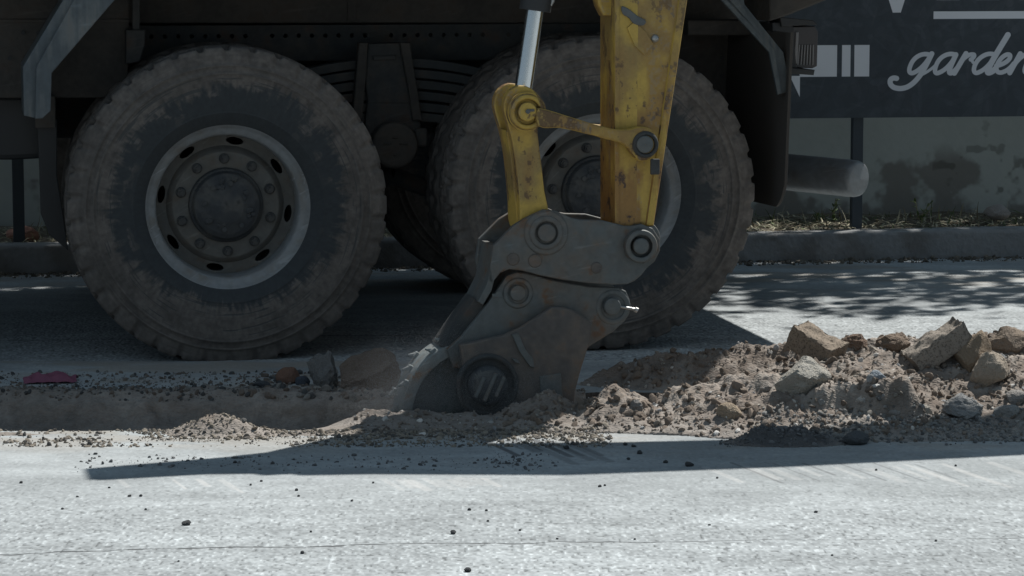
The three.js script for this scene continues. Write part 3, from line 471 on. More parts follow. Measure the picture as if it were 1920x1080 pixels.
// chassis rails with rows of holes
{
  const W = -0.68, y0 = TF.pt(740, 112, W).y, y1 = TF.pt(740, 46, W).y, uL = -2.6, uR = TF.pt(1402, 100, W).x, yh = TF.pt(740, 66, W).y;
  const s = new THREE.Shape([[uL, y0], [uR, y0], [uR, y1], [uL, y1]].map((p) => new THREE.Vector2(...p)));
  const holeAt = (x, y, r) => { const h = new THREE.Path(); h.absarc(x, y, r, 0, TAU, true); s.holes.push(h); };
  for (let u = uL + 0.05; u < uR - 0.5; u += 0.0505) { const g = Math.round(u / 0.0505) % 9; if (g !== 4) holeAt(u, yh, 0.0078); }
  for (const [px, py] of [[1353, 108], [1385, 108], [1353, 142], [1384, 150]]) { const q = TF.pt(px, Math.min(py, 104), W); if (py < 112) holeAt(q.x, q.y, 0.009); }
  const rail = slab(s, W - 0.01, W, 0.0015);
  mesh('chassis_rail', [rail, box((uL + uR) / 2, y1 - 0.004, W - 0.05, uR - uL, 0.008, 0.08, 0.003), box((uL + uR) / 2, y0 + 0.004, W - 0.05, uR - uL, 0.008, 0.08, 0.003)], M.frame, truck);
  mesh('chassis_rail', box((uL + uR) / 2, (y0 + y1) / 2, -1.75, uR - uL, 0.16, 0.08), M.frame, truck);
  mesh('subframe', [plateOf(TF, [[-200, -60], [1440, -60], [1405, 42], [-200, 44]], -0.74, -0.66, 0.006), plateOf(TF, [[652, -60], [668, -60], [668, 40], [652, 40]], -0.66, -0.652, 0.002), box(-0.5, 1.26, -1.2, 4.8, 0.12, 1.0)], M.brown, truck);
  mesh('tail_bracket', [plateOf(TF, [[1262, 62], [1408, 62], [1412, 330], [1370, 330], [1300, 200], [1262, 150]], -0.66, -0.64, 0.004), plateOf(TF, [[1290, 38], [1412, 38], [1408, 66], [1290, 66]], -0.60, -0.40, 0.006)], M.brown, truck);
  for (const [px, py] of [[1353, 108], [1385, 108], [1353, 142], [1384, 152]]) { const q = TF.pt(px, py, -0.64); mesh('tail_bolt', cylZ(q.x, q.y, -0.642, -0.632, 0.009, 10), M.black, truck); }
  mesh('side_panel', [plateOf(TF, [[-260, -80], [242, -80], [242, 110], [236, 183], [-260, 184]], -0.42, -0.40, 0.004), plateOf(TF, [[-260, 36], [242, 36], [242, 42], [-260, 42]], -0.40, -0.392, 0.002)], M.brown, truck);
  for (const [px, py] of [[43, 61], [71, 62], [18, 109]]) { const q = TF.pt(px, py, -0.4); mesh('panel_bolt', cylZ(q.x, q.y, -0.402, -0.392, 0.008, 10), M.black, truck); }
  mesh('fender_bracket', [plateOf(TF, [[236, 56], [272, 56], [272, 84], [262, 116], [236, 120]], -0.40, -0.34, 0.006), plateOf(TF, [[248, -40], [262, -40], [262, 58], [248, 58]], -0.40, -0.36, 0.004)], M.frame, truck);
  mesh('storage_box', plateOf(TF, [[-300, 178], [100, 178], [100, 296], [30, 300], [-300, 302]], -0.9, -0.5, 0.02), M.black, truck);
  mesh('fuel_tank', box(-1.9, 0.78, -0.48, 1.5, 0.62, 0.62, 0.12), M.frame, truck);
  mesh('drive_shaft_housing', [box(0.2, 0.92, -1.25, 2.6, 0.36, 0.5, 0.05), cylZ(0.35, 0.62, -1.9, -0.75, 0.06, 20)], M.frame, truck);
  // cargo body above the frame's top edge
  const bed = slab(new THREE.Shape([[-4.2, 1.36], [2.07, 1.36], [2.83, 1.50], [2.97, 3.45], [-4.2, 3.45]].map((p) => new THREE.Vector2(...p))), -2.45, 0.0, 0.01), ribs = [];
  for (let u = -3.8; u < 2.4; u += 0.6) ribs.push(box(u, 2.4, 0.03, 0.09, 2.0, 0.06));
  mesh('cargo_body', [bed, ...ribs], M.brown, truck);
  mesh('tail_board', plateOf(TF, [[1440, -90], [1575, -90], [1550, 0], [1475, 30], [1443, 40]], -0.5, -0.12, 0.008), M.brown, truck);
}
// mudguards, flaps, tail lamp, underrun tube
{
  const fold = (pts, w0, w1) => plateOf(TF, pts, w0, w1, 0.003);
  mesh('mudguard', [fold([[45, 217], [43, 125], [122, -6], [170, -80], [205, -80], [150, -6], [70, 128], [68, 222]], -0.035, -0.015), fold([[66, 223], [68, 126], [142, -6], [190, -80], [262, -80], [215, 0], [97, 137], [95, 208], [80, 222]], -0.03, 0.012),
    fold([[45, 217], [43, 125], [122, -6], [126, -6], [48, 126], [49, 217]], -0.60, -0.03)], M.fender, truck);
  mesh('mudguard', [fold([[1322, -40], [1352, -40], [1352, 0], [1442, 98], [1458, 178], [1463, 176], [1447, 94], [1360, -4]].slice(0, 5).concat([[1466, 175], [1452, 92], [1365, -6], [1358, -40]].map((p) => p)), -0.01, 0.008), fold([[1355, -40], [1390, -40], [1396, 8], [1469, 98], [1485, 171], [1460, 177], [1446, 96], [1362, 0]], -0.03, -0.005)], mat(T.fender, 0.001, { roughness: 0.6, color: new THREE.Color(0.55, 0.6, 0.62) }), truck);
  // rear flap: a sheet across the width of the tyres
  const u0 = TF.pt(1478, 200, -0.02).x, yb = TF.pt(1470, 388, -0.05).y, yt = TF.pt(1470, 60, -0.05).y;
  const sh = new THREE.Shape(); sh.moveTo(0.02, yt); sh.lineTo(0.02, yb + 0.09); sh.quadraticCurveTo(0.0, yb + 0.02, -0.06, yb); sh.lineTo(-0.66, yb); sh.lineTo(-0.66, yt);
  const flap = slab(sh, -0.006, 0.006, 0.002).rotateY(-Math.PI / 2).translate(u0, 0, 0), fp = flap.attributes.position;
  for (let i = 0; i < fp.count; i++) fp.setX(i, fp.getX(i) - 0.25 * sstep(0, -0.66, fp.getZ(i)) * 0.25 - 0.03 * sstep(0.95, 0.45, fp.getY(i)) ** 2);
  flap.computeVertexNormals(); mesh('mudflap', flap, M.rubber, truck);
  mesh('mudflap', [fold([[70, 224], [107, 224], [107, 330], [118, 400], [128, 470], [92, 440], [76, 400], [74, 330]], -0.40, -0.385)], M.black, truck);
  mesh('flap_hanger', fold([[66, 180], [104, 180], [104, 240], [66, 240]], -0.38, -0.35), M.brown, truck);
  const L = new THREE.Group(); L.name = 'tail_lamp'; truck.add(L);
  mesh('lamp_housing', [fold([[1448, 42], [1486, 42], [1494, 128], [1470, 128], [1450, 100]], -0.35, -0.16), fold([[1462, 32], [1526, 38], [1533, 46], [1466, 50]], -0.34, -0.14), fold([[1478, 127], [1528, 131], [1526, 141], [1480, 138]], -0.34, -0.14)], M.black, L);
  mesh('lamp_lens', fold([[1486, 50], [1528, 49], [1534, 60], [1532, 124], [1524, 128], [1488, 127]], -0.32, -0.17), new THREE.MeshStandardMaterial({ color: new THREE.Color(0.035, 0.030, 0.030), roughness: 0.4 }), L);
  for (let i = 0; i < 6; i++) { const x = 1497 + i * 5.2, s = (5 - i) * 0.4; mesh('lens_rib', fold([[x + 1, 84], [x + 3.4, 84], [x + 2.4 - s, 122], [x - s, 122]], -0.17, -0.163), new THREE.MeshStandardMaterial({ color: new THREE.Color(0.22, 0.22, 0.22), roughness: 0.35 }), L); }
  mesh('lens_rib', fold([[1492, 60], [1498, 60], [1496, 120], [1489, 120]], -0.17, -0.164), new THREE.MeshStandardMaterial({ color: new THREE.Color(0.17, 0.165, 0.165), roughness: 0.35 }), L);
  const r = 0.070, e = TF.pt(1612, 336, -0.12), e2 = e.clone().add(new THREE.Vector3(-0.46, 0.02, -0.62)), len = e.distanceTo(e2);
  const tube = latheZ([[r, -len], [r, -0.062], [r + 0.001, -0.058], [r, -0.05], [r - 0.001, -0.02], [r - 0.005, -0.006], [r - 0.014, 0], [0.001, 0.004]], 48);
  tube.applyQuaternion(new THREE.Quaternion().setFromUnitVectors(new THREE.Vector3(0, 0, 1), e.clone().sub(e2).normalize())).translate(e.x, e.y, e.z);
  mesh('underrun_tube', tube, mat(T.rim, 0.0015, { roughness: 0.45, metalness: 0.3, color: new THREE.Color(0.7, 0.72, 0.74) }), truck);
  mesh('tube_bracket', [box(e2.x, 0.95, e2.z, 0.06, 0.55, 0.06), box(e2.x + 0.03, e2.y, e2.z + 0.05, 0.12, 0.1, 0.08)], M.frame, truck);
  const c = new THREE.CatmullRomCurve3([TF.pt(1432, -40, -0.2), TF.pt(1436, 20, -0.2), TF.pt(1444, 50, -0.22), TF.pt(1455, 72, -0.25)]);
  mesh('lamp_cable', new THREE.TubeGeometry(c, 16, 0.006, 8), M.black, truck);
}

// ------------------------------------------------------------------ the excavator arm with its cutting wheel
const EY = 12 * Math.PI / 180, EF = new Frame(new THREE.Vector3((1180 - 960) / FOCAL * 9.45, 0, -9.45), EY);
const ex = EF.group('excavator'); tag(ex, 'yellow excavator arm holding a rock cutting wheel in the trench', 'excavator');
{
  const WF = 0.10, WB = -0.10;
  // stick
  const sp = [[1153, 440], [1153, -430], [1188, -720], [1250, -800], [1320, -780], [1372, -520], [1284, 0], [1222, 425], [1200, 440]];
  mesh('stick', [plateOf(EF, sp, WB, WF, 0.006), plateOf(EF, [[1153, 430], [1153, -430], [1161, -430], [1161, 430]], WF - 0.004, WF + 0.004, 0.002)], M.stick, ex);
  mesh('stick_flange', plateOf(EF, [[1211, 424], [1273, 0], [1352, -520], [1369, -520], [1290, 0], [1227, 424]], WB - 0.006, WF + 0.011, 0.0105), M.stick, ex);
  mesh('stick_plate', plateOf(EF, [[1168, 28], [1180, 60], [1204, 90], [1228, 70], [1217, 98], [1190, 74]].slice(0, 0).concat([[1176, 52], [1190, 40], [1212, 60], [1226, 84], [1208, 103], [1190, 86]]), WF + 0.0, WF + 0.006, 0.002), M.stick, ex);
  mesh('stick_stub', [plateOf(EF, [[1166, 12], [1178, 16], [1196, 30], [1212, 40], [1206, 48], [1188, 44], [1180, 34], [1168, 26]], WF, WF + 0.009, 0.003, 3)], M.steel, ex);
  mesh('bolt', [[1228, 72]].map(([x, y]) => { const q = EF.pt(x, y, WF); return latheZ([[0.001, WF + 0.014], [0.008, WF + 0.012], [0.012, WF + 0.005], [0.013, WF]], 20).translate(q.x, q.y, 0); }), M.bare, ex);
  mesh('hose_clip', plateOf(EF, [[1112, -30], [1152, -30], [1152, 30], [1132, 30], [1122, 10]], -0.02, 0.05, 0.008), M.link, ex);
  // boom, stick cylinder (above the picture, they throw the long shadow on the road)
  const V = (a) => a.map(([x, y]) => new THREE.Vector2(x, y));
  mesh('boom', slab(new THREE.Shape(V([[-0.12, 2.32], [0.35, 2.62], [1.13, 3.02], [1.8, 3.02], [2.6, 2.85], [4.6, 1.8], [4.5, 1.45], [2.5, 2.28], [1.6, 2.44], [1.05, 2.33], [0.3, 2.05], [0.0, 2.0]])), -0.14, 0.14, 0.01), M.stick, ex);
  mesh('stick_cylinder', [between(new THREE.Vector3(-0.42, 2.52, 0), new THREE.Vector3(0.3, 2.78, 0), 0.035, 16), between(new THREE.Vector3(0.3, 2.78, 0), new THREE.Vector3(1.5, 3.12, 0), 0.065, 18)], M.link, ex);
  mesh('stick_horn', slab(new THREE.Shape(V([[-0.44, 2.55], [-0.38, 2.46], [0.02, 1.95], [0.22, 2.0], [0.2, 2.35], [-0.1, 2.5], [-0.38, 2.6]])), -0.09, 0.09, 0.008), M.stick, ex);
  mesh('boom_cylinder', [between(new THREE.Vector3(2.5, 2.42, 0), new THREE.Vector3(4.2, 0.9, 0), 0.07, 16)], M.link, ex);
  // bucket cylinder
  const pA = EF.pt(976, 205, 0.0), pB = EF.pt(1003, 18, 0.0), pC = EF.pt(1060, -330, 0.0);
  mesh('cylinder_rod', [between(pA, pB.clone().lerp(pC, 0.05), 0.0285, 32)], M.chrome, ex);
  mesh('rod_eye', cylZ(pA.x, pA.y, -0.045, 0.045, 0.05, 28), M.steel, ex);
  const capA = EF.pt(1003, 20, 0), capB = EF.pt(1010, -30, 0);
  mesh('cylinder_barrel', [between(capA, capB, 0.05, 32), between(capB, pC, 0.047, 28)], M.black, ex);
  mesh('grease_nipple', [between(EF.pt(1032, 10, 0.02), EF.pt(1036, 2, 0.02), 0.006, 10), between(EF.pt(1035, 4, 0.02), EF.pt(1037, -6, 0.02), 0.008, 10)], M.bare, ex);
  // linkage: two curved plates joined by a web, and the guide links
  const near = [[944, 200], [950, 178], [966, 163], [984, 161], [1002, 170], [1018, 190], [1026, 212], [1020, 228], [1009, 240], [1010, 262], [1016, 310], [1022, 360], [1030, 410], [1020, 440], [995, 450], [978, 430], [974, 380], [966, 300], [958, 256], [951, 232]];
  mesh('link_plate', plateOf(EF, near, 0.055, 0.095, 0.006, 4), M.link, ex);
  mesh('link_plate', slab(shapeOf(EF.poly(near, 0.095), 4), -0.095, -0.055, 0.006), M.link, ex);
  const web = EF.poly([[953, 246], [962, 300], [970, 380], [974, 430], [1000, 440], [990, 380], [982, 300], [976, 250]], 0.09);
  mesh('link_web', slab(shapeOf(web), -0.06, 0.06, 0.003), M.link, ex);
  const q1 = EF.pt(988, 210, 0.12), q2 = EF.pt(1210, 271, 0.15);
  const arm = [[1008, 204], [1022, 205], [1040, 210], [1150, 242], [1180, 243], [1200, 238], [1222, 243], [1232, 262], [1230, 284], [1218, 299], [1200, 302], [1188, 292], [1172, 272], [1140, 262], [1050, 240], [1020, 240], [1008, 234]];
  mesh('guide_link', [plateOf(EF, arm, 0.112, 0.150, 0.007, 3), cylZ(q1.x, q1.y, 0.097, 0.118, 0.062, 36), latheZ([[0.038, 0.118], [0.040, 0.132], [0.046, 0.135], [0.054, 0.132], [0.058, 0.118]], 36).translate(q1.x, q1.y, 0)], M.link, ex);
  mesh('guide_link', slab(shapeOf(EF.poly(arm, 0.150), 3), -0.150, -0.112, 0.007), M.link, ex);
  const pin = (px, py, w0, w1, r, m = M.steel) => { const q = EF.pt(px, py, w1); mesh('pin', pinZ(q.x, q.y, w0, w1, r), m, ex); };
  pin(990, 210, -0.16, 0.145, 0.030, M.link);
  { const q = EF.pt(992, 209, 0.152); mesh('pin_bolt', [cylZ(q.x - 0.003, q.y, 0.145, 0.152, 0.008, 6), box(q.x + 0.008, q.y + 0.003, 0.147, 0.02, 0.008, 0.006, 0.002)], M.steel, ex); }
  pin(1210, 271, -0.165, 0.166, 0.028);
  { const q = EF.pt(1210, 271, 0.15); mesh('pin_collar', [latheZ([[0.029, 0.150], [0.030, 0.160], [0.036, 0.163], [0.041, 0.158], [0.043, 0.150]], 32).translate(q.x, q.y, 0), box(q.x + 0.03, q.y - 0.07, 0.157, 0.03, 0.05, 0.012, 0.004)], M.frame, ex); }

  // quick coupler: two side plates, front web
  const H0 = 0.10, H1 = 0.125;
  const up1 = [[925, 461], [944, 442], [963, 423], [984, 410], [1000, 402], [1020, 393], [1045, 396], [1070, 408], [1090, 412], [1130, 413], [1172, 424], [1186, 424], [1203, 420], [1224, 428], [1237, 448], [1238, 470], [1228, 490], [1214, 502], [1203, 516], [1190, 527], [1176, 533], [1150, 534], [1103, 531], [1050, 524], [1010, 516], [980, 508], [955, 505], [938, 512], [924, 530], [919, 500]];
  mesh('coupler_plate', plateOf(EF, up1, H0, H1, 0.004), M.steel, ex);
  mesh('coupler_plate', slab(shapeOf(EF.poly(up1, H1)), -H1, -H0, 0.004), M.steel, ex);
  mesh('coupler_web', [plateOf(EF, [[926, 462], [936, 462], [934, 500], [922, 545], [906, 572], [896, 566], [914, 530], [921, 500]], -0.1, 0.1, 0.003), plateOf(EF, [[925, 461], [944, 442], [984, 410], [990, 414], [950, 448], [932, 466]].map(([x, y]) => [x + 2, y + 5]), -0.1, -0.08, 0.002)], M.steel, ex);
  const ring = (px, py, r, w, h) => { const q = EF.pt(px, py, w + h); return latheZ([[r * 0.66, w + h - 0.004], [r * 0.70, w + h], [r * 0.9, w + h], [r * 0.98, w + h - 0.004], [r, w]], 40).translate(q.x, q.y, 0); };
  mesh('boss', [ring(1025, 437, 0.072, H1 - 0.002, 0.010), ring(1025, 437, 0.055, H1 + 0.006, 0.008)], M.steel, ex); pin(1026, 437, -0.14, H1 + 0.022, 0.029);
  mesh('boss', [ring(1203, 462, 0.054, H1 - 0.03, 0.058)], M.steel, ex); pin(1203, 462, -0.14, H1 + 0.034, 0.026);
  mesh('boss', [(() => { const q = EF.pt(1203, 448, 0.09); return latheZ([[0.03, 0.1], [0.057, 0.1], [0.06, 0.094], [0.06, 0.075]], 40).translate(q.x, q.y, 0); })()], M.steel, ex);
  for (const [x, y, r] of [[962, 486, 0.020], [1003, 489, 0.022], [1118, 502, 0.018]]) { const q = EF.pt(x, y, H1); mesh('coupler_stud', latheZ([[0.001, H1 + 0.005], [r * 0.8, H1 + 0.005], [r, H1 + 0.002], [r, H1 - 0.01]], 24).translate(q.x, q.y, 0), M.plate, ex); }
  { const q = EF.pt(1205, 490, H1); mesh('grease_point', [cylZ(q.x, q.y, H1, H1 + 0.008, 0.006, 10)], M.black, ex); }

  // attachment bracket
  const lo = [[934, 541], [950, 517], [970, 510], [995, 514], [1030, 524], [1070, 532], [1110, 538], [1160, 539], [1174, 546], [1181, 562], [1182, 580], [1172, 602], [1150, 622], [1108, 648], [1060, 690], [940, 700], [850, 690], [838, 655], [866, 630], [900, 588]];
  mesh('bracket_plate', plateOf(EF, lo, 0.072, 0.094, 0.004), M.steel, ex);
  mesh('bracket_plate', slab(shapeOf(EF.poly(lo, 0.094)), -0.094, -0.072, 0.004), M.steel, ex);
  mesh('bracket_web', plateOf(EF, [[890, 560], [910, 574], [886, 612], [860, 648], [826, 650], [852, 612]], -0.075, 0.075, 0.003), M.frame, ex);
  mesh('boss', [ring(972, 550, 0.050, 0.092, 0.008)], M.steel, ex); pin(972, 550, -0.11, 0.110, 0.026);
  mesh('boss', [ring(1150, 576, 0.058, 0.092, 0.006)], M.steel, ex); pin(1149, 575, -0.11, 0.118, 0.028);
  { const q = EF.pt(935, 551, 0.094); mesh('bracket_bolt', [cylZ(q.x, q.y, 0.094, 0.102, 0.011, 6), box(q.x - 0.012, q.y - 0.004, 0.097, 0.02, 0.012, 0.008, 0.002)], M.steel, ex); }
  { const a = EF.pt(1163, 575, 0.10), b = EF.pt(1190, 580, 0.10), c = EF.pt(1195, 582, 0.10); mesh('locking_bolt', [between(a, b, 0.0048, 12), between(b, c, 0.0095, 6)], M.bare, ex); }

  // guard of the cutting wheel with the drive motor in front
  const gp = EF.poly([[862, 647], [882, 643], [915, 636], [948, 628], [978, 614], [1006, 596], [1035, 576], [1058, 577], [1078, 583], [1111, 606], [1106, 640], [1090, 690], [1078, 735], [1074, 790], [1010, 840], [930, 840], [892, 800], [876, 770], [868, 735], [870, 700], [866, 670]], 0.145);
  mesh('wheel_guard', slab(shapeOf(gp), 0.115, 0.145, 0.005), M.plate, ex);
  mesh('guard_rib', plateOf(EF, [[960, 628], [972, 624], [985, 655], [1000, 672], [1003, 690], [994, 688], [974, 660]], 0.143, 0.153, 0.003), M.steel, ex);
  mesh('guard_rib', plateOf(EF, [[960, 672], [970, 674], [976, 682], [966, 680]], 0.143, 0.153, 0.002), M.steel, ex);
  mesh('guard_patch', plateOf(EF, [[1012, 706], [1052, 700], [1056, 752], [1014, 756]], 0.143, 0.150, 0.003), M.steel, ex);
  mesh('guard_rim', plateOf(EF, [[1111, 606], [1106, 640], [1090, 690], [1078, 735], [1074, 790], [1068, 790], [1072, 735], [1084, 690], [1099, 640], [1104, 606]], -0.12, 0.142, 0.002), M.plate, ex);
  { const h = EF.pt(916, 724, 0.17);
    mesh('motor_seat', latheZ([[0.101, 0.14], [0.100, 0.156], [0.092, 0.160], [0.084, 0.156], [0.082, 0.146], [0.001, 0.146]], 48).translate(h.x, h.y, 0), M.frame, ex);
    mesh('drive_motor', latheZ([[0.001, 0.196], [0.030, 0.194], [0.052, 0.184], [0.062, 0.170], [0.064, 0.146]], 40).translate(h.x, h.y, 0), M.hub, ex);
    for (const [dx, L] of [[-0.032, 0.07], [0.0, 0.095], [0.032, 0.07]]) mesh('motor_rib', box(0, 0, 0.193 - Math.abs(dx) * 0.12, 0.013, L, 0.016, 0.004).rotateZ(-0.42).translate(h.x + dx, h.y, 0), M.steel, ex); }
  const wc = EF.pt(886, 772, 0.02), W = new THREE.Group(); W.name = 'cutting_wheel'; W.position.set(wc.x, wc.y, 0); W.rotation.z = 0.21; ex.add(W);
  const dust = mat(T.steel, 0.003, { roughness: 0.95, color: new THREE.Color(1.6, 1.7, 1.75) });
  mesh('wheel_plate', latheZ([[0.001, 0.028], [0.16, 0.028], [0.19, 0.034], [0.212, 0.034], [0.212, -0.03], [0.001, -0.03]], 72), mat(T.steel, 0.003, { roughness: 0.85, color: new THREE.Color(0.85, 0.92, 0.87) }), W);
  mesh('wheel_rim', [latheZ([[0.205, 0.075], [0.236, 0.078], [0.242, 0.07], [0.242, -0.07], [0.236, -0.075], [0.205, -0.075], [0.205, 0.075]], 80)], dust, W);
  for (let i = 0; i < 34; i++) {
    const a = i / 34 * TAU, off = [-0.055, 0, 0.055][i % 3];
    const bl = box(0, 0.244, 0, 0.024, 0.018, 0.030, 0.005), pk = new THREE.CylinderGeometry(0.003, 0.009, 0.022, 10).rotateZ(0.8).translate(-0.010, 0.256, 0);
    const tm = mesh('cutter_tooth', [bl, pk], dust, W); tm.position.z = off; tm.rotation.z = a;
  }
}

// ------------------------------------------------------------------ stones, blocks and rubbish
function rockGeo(seed, sx, sy, sz, cuts = 9, rough = 0.10, detail = 5, crease = 0.55) {
  const r = rng(seed), g = mergeVertices(new THREE.IcosahedronGeometry(1, detail).deleteAttribute('normal').deleteAttribute('uv'), 1e-4), p = g.attributes.position, v = new THREE.Vector3(), planes = [];
  for (let i = 0; i < cuts; i++) planes.push([new THREE.Vector3(r() - 0.5, r() - 0.5, r() - 0.5).normalize(), 0.58 + 0.28 * r()]);
  for (let i = 0; i < p.count; i++) {
    v.fromBufferAttribute(p, i); for (const [n, d] of planes) { const k = v.dot(n); if (k > d) v.addScaledVector(n, (d - k) * 0.93); }
    v.multiplyScalar(1 + rough * 2 * (fbm3(v.x * 2.2 + 9, v.y * 2.2 + 9, v.z * 2.2 + 9, seed, 4) - 0.5) + rough * 0.5 * (vn3(v.x * 9 + 30, v.y * 9 + 30, v.z * 9 + 30, seed) - 0.5));
    p.setXYZ(i, v.x * sx, v.y * sy, v.z * sz);
  }
  return uvBox(toCreasedNormals(g, crease));
}
const rockMats = new Map();
function rockMat(c, tx = T.rock, bump = 0.004) { const k = c.join() + bump; if (!rockMats.has(k)) rockMats.set(k, mat(tx, bump, { color: new THREE.Color(...c), roughness: 0.97 })); return rockMats.get(k); }
function onSoil(px, py, lift = 0) { const r = ray(px, py).normalize(); for (let t = 8.4; t < 10.6; t += 0.004) { const x = r.x * t, y = CAM_H + r.y * t, d = -r.z * t; if (y - lift <= Math.max(0, soilH(x, d))) return d; } return 9.7; }
function rock(name, seed, px, py, d, wpx, hpx, col, label, cat, group, o = {}) {
  if (group === 'stones lying on the earth heap') { d = onSoil(px, py + hpx * 0.30) + 0.025; o = { bump: 0.009, ...o, rough: (o.rough ?? 0.1) * 1.35, crease: 0.35 }; }   // centre in the photograph, depth, size in its pixels
  const k = d / FOCAL, c = P(px, py, d), g = rockGeo(seed, wpx * k * 0.56, hpx * k * 0.58, Math.max(wpx, hpx) * k * (o.deep ?? 0.42), o.cuts ?? 10, o.rough ?? 0.10, o.detail ?? 6, o.crease ?? 0.5);
  if (o.roll) g.rotateZ(o.roll);
  const m = new THREE.Mesh(g, rockMat(col, o.tex, o.bump)); m.castShadow = m.receiveShadow = true; m.name = numbered(name); m.position.copy(c); scene.add(m); return tag(m, label, cat, group);
}
{
  const brown = [0.19, 0.145, 0.11], tan = [0.30, 0.24, 0.175], pale = [0.33, 0.315, 0.28], grey = [0.235, 0.235, 0.23], red = [0.17, 0.10, 0.07], dark = [0.07, 0.074, 0.078];
  const HG = 'stones lying on the earth heap';
  // long block and tilted slab, broken concrete with rough tops
  const lump = (name, seed, w, h, dp, px, py, d, rx, ry, rz, col, label) => {
    const g0 = new THREE.BoxGeometry(w, h, dp, 40, 14, 20).deleteAttribute('normal').deleteAttribute('uv'), g = mergeVertices(g0, 1e-5), p = g.attributes.position;
    for (let i = 0; i < p.count; i++) {
      let x = p.getX(i), y = p.getY(i), z = p.getZ(i); const e = 0.006;
      const n = fbm3(x * 26 + 40, y * 26 + 40, z * 26 + 40, seed, 4) - 0.5, topk = y > h * 0.45 ? 1 : 0.18, endk = Math.abs(x) > w * 0.47 ? 0.6 : 0;
      y += n * 0.036 * topk * (1 + endk); x += n * 0.03 * endk; z += n * 0.005;
      const cx = Math.abs(x) / (w / 2), cy = Math.abs(y) / (h / 2), cz = Math.abs(z) / (dp / 2); if ((cx > 0.97) + (cy > 0.95) + (cz > 0.95) > 1) { x *= 0.985; y *= 0.965; z *= 0.97; }
      p.setXYZ(i, x, y, z);
    }
    const m = new THREE.Mesh(uvBox(toCreasedNormals(g, 0.6)), rockMat(col, T.pock, 0.004)); m.name = numbered(name); m.castShadow = m.receiveShadow = true; m.position.copy(P(px, py, onSoil(px, py + 30) + 0.01)); m.rotation.set(rx, ry, rz, 'ZYX'); scene.add(m); return tag(m, label, 'block', 'lumps of broken concrete on the heap');
  };
  lump('concrete_block', 1001, 0.205, 0.074, 0.11, 1757, 650, 9.42, 0.12, 0.18, 0.56, [0.23, 0.20, 0.168], 'long straight sided concrete block lying aslant atop the earth heap');
  lump('concrete_block', 1007, 0.165, 0.075, 0.11, 1530, 648, 9.85, 0.35, -0.5, -0.50, [0.215, 0.175, 0.135], 'brown concrete slab tilted behind the pale ridged boulder');
  rock('boulder', 1011, 1505, 712, 9.30, 98, 76, pale, 'pale ridged boulder half sunk in the middle of the heap', 'boulder', HG, { cuts: 12, rough: 0.14 });
  rock('boulder', 1013, 1822, 668, 9.46, 62, 86, [0.22, 0.17, 0.12], 'brown upright rock propped under the long concrete block', 'boulder', HG, { cuts: 8, rough: 0.08, roll: -0.35 });
  rock('boulder', 1017, 1855, 698, 9.32, 70, 74, [0.30, 0.255, 0.205], 'rounded beige boulder below the upright brown rock', 'boulder', HG, { rough: 0.13, cuts: 8 });
  rock('boulder', 1019, 1888, 645, 9.72, 76, 60, [0.225, 0.18, 0.14], 'rough brown lump with a pale peak at the back of the heap', 'boulder', HG, { rough: 0.20 });
  rock('boulder', 1021, 1606, 643, 9.85, 50, 32, [0.165, 0.115, 0.085], 'small dark brown clod on the skyline beside the tilted slab', 'clod', HG, { rough: 0.18, cuts: 5 });
  rock('boulder', 1023, 1672, 644, 9.8, 60, 36, brown, 'brown clod just left of the long concrete block', 'clod', HG, { rough: 0.2, cuts: 5 });
  rock('stone', 1031, 1366, 775, 9.02, 46, 36, tan, 'tan angular stone alone on the lower front of the heap', 'stone', HG, { cuts: 9, rough: 0.06 });
  rock('stone', 1033, 1800, 766, 9.02, 72, 46, [0.22, 0.222, 0.22], 'rough grey stone crusted with gravel at the heap foot', 'stone', HG, { rough: 0.26, cuts: 6 });
  rock('stone', 1035, 1888, 772, 9.0, 46, 34, [0.26, 0.26, 0.25], 'smooth grey rounded stone at the right foot of the heap', 'stone', HG, { rough: 0.06 });
  rock('stone', 1037, 1622, 751, 9.1, 34, 26, [0.46, 0.44, 0.41], 'whitish stone chip on the brown earth below the pale boulder', 'stone', HG, { cuts: 12 });
  rock('stone', 1039, 1646, 708, 9.32, 32, 26, [0.27, 0.30, 0.33], 'blue grey stone chip right of the pale boulder', 'stone', HG, { cuts: 12 });
  rock('stone', 1041, 1680, 772, 9.0, 48, 22, [0.29, 0.27, 0.25], 'flat pinkish grey stone in front of the block shadow', 'stone', HG, { cuts: 12 });
  rock('stone', 1043, 1733, 774, 9.0, 27, 30, [0.31, 0.285, 0.245], 'small upright tan stone between the flat and the crusted stones', 'stone', HG, { cuts: 10 });
  rock('stone', 1045, 1906, 750, 9.15, 44, 34, [0.24, 0.225, 0.21], 'dull brown grey stone above the smooth rounded one', 'stone', HG, { cuts: 9 });
  rock('stone', 1047, 1660, 755, 9.1, 20, 20, [0.36, 0.36, 0.35], 'small pale grey stone touching the whitish chip', 'stone', HG);
  rock('stone', 1049, 1440, 728, 9.2, 34, 24, [0.25, 0.225, 0.20], 'grey brown stone left of the pale boulder', 'stone', HG);
  rock('stone', 1051, 1228, 763, 9.1, 17, 12, [0.45, 0.44, 0.42], 'small white stone at the mouth of the gap in the heap', 'stone', HG);
  rock('stone', 1053, 1192, 765, 9.1, 30, 30, [0.20, 0.19, 0.18], 'grey clod beside the gap in the heap', 'clod', HG, { rough: 0.2 });
  rock('asphalt_lump', 1061, 1605, 821, 8.72, 50, 25, dark, 'black asphalt lump on the road before the heap', 'asphalt lump', null, { rough: 0.2, cuts: 8 });
  // beyond the trench on the left
  const LG = 'stones beyond the trench';
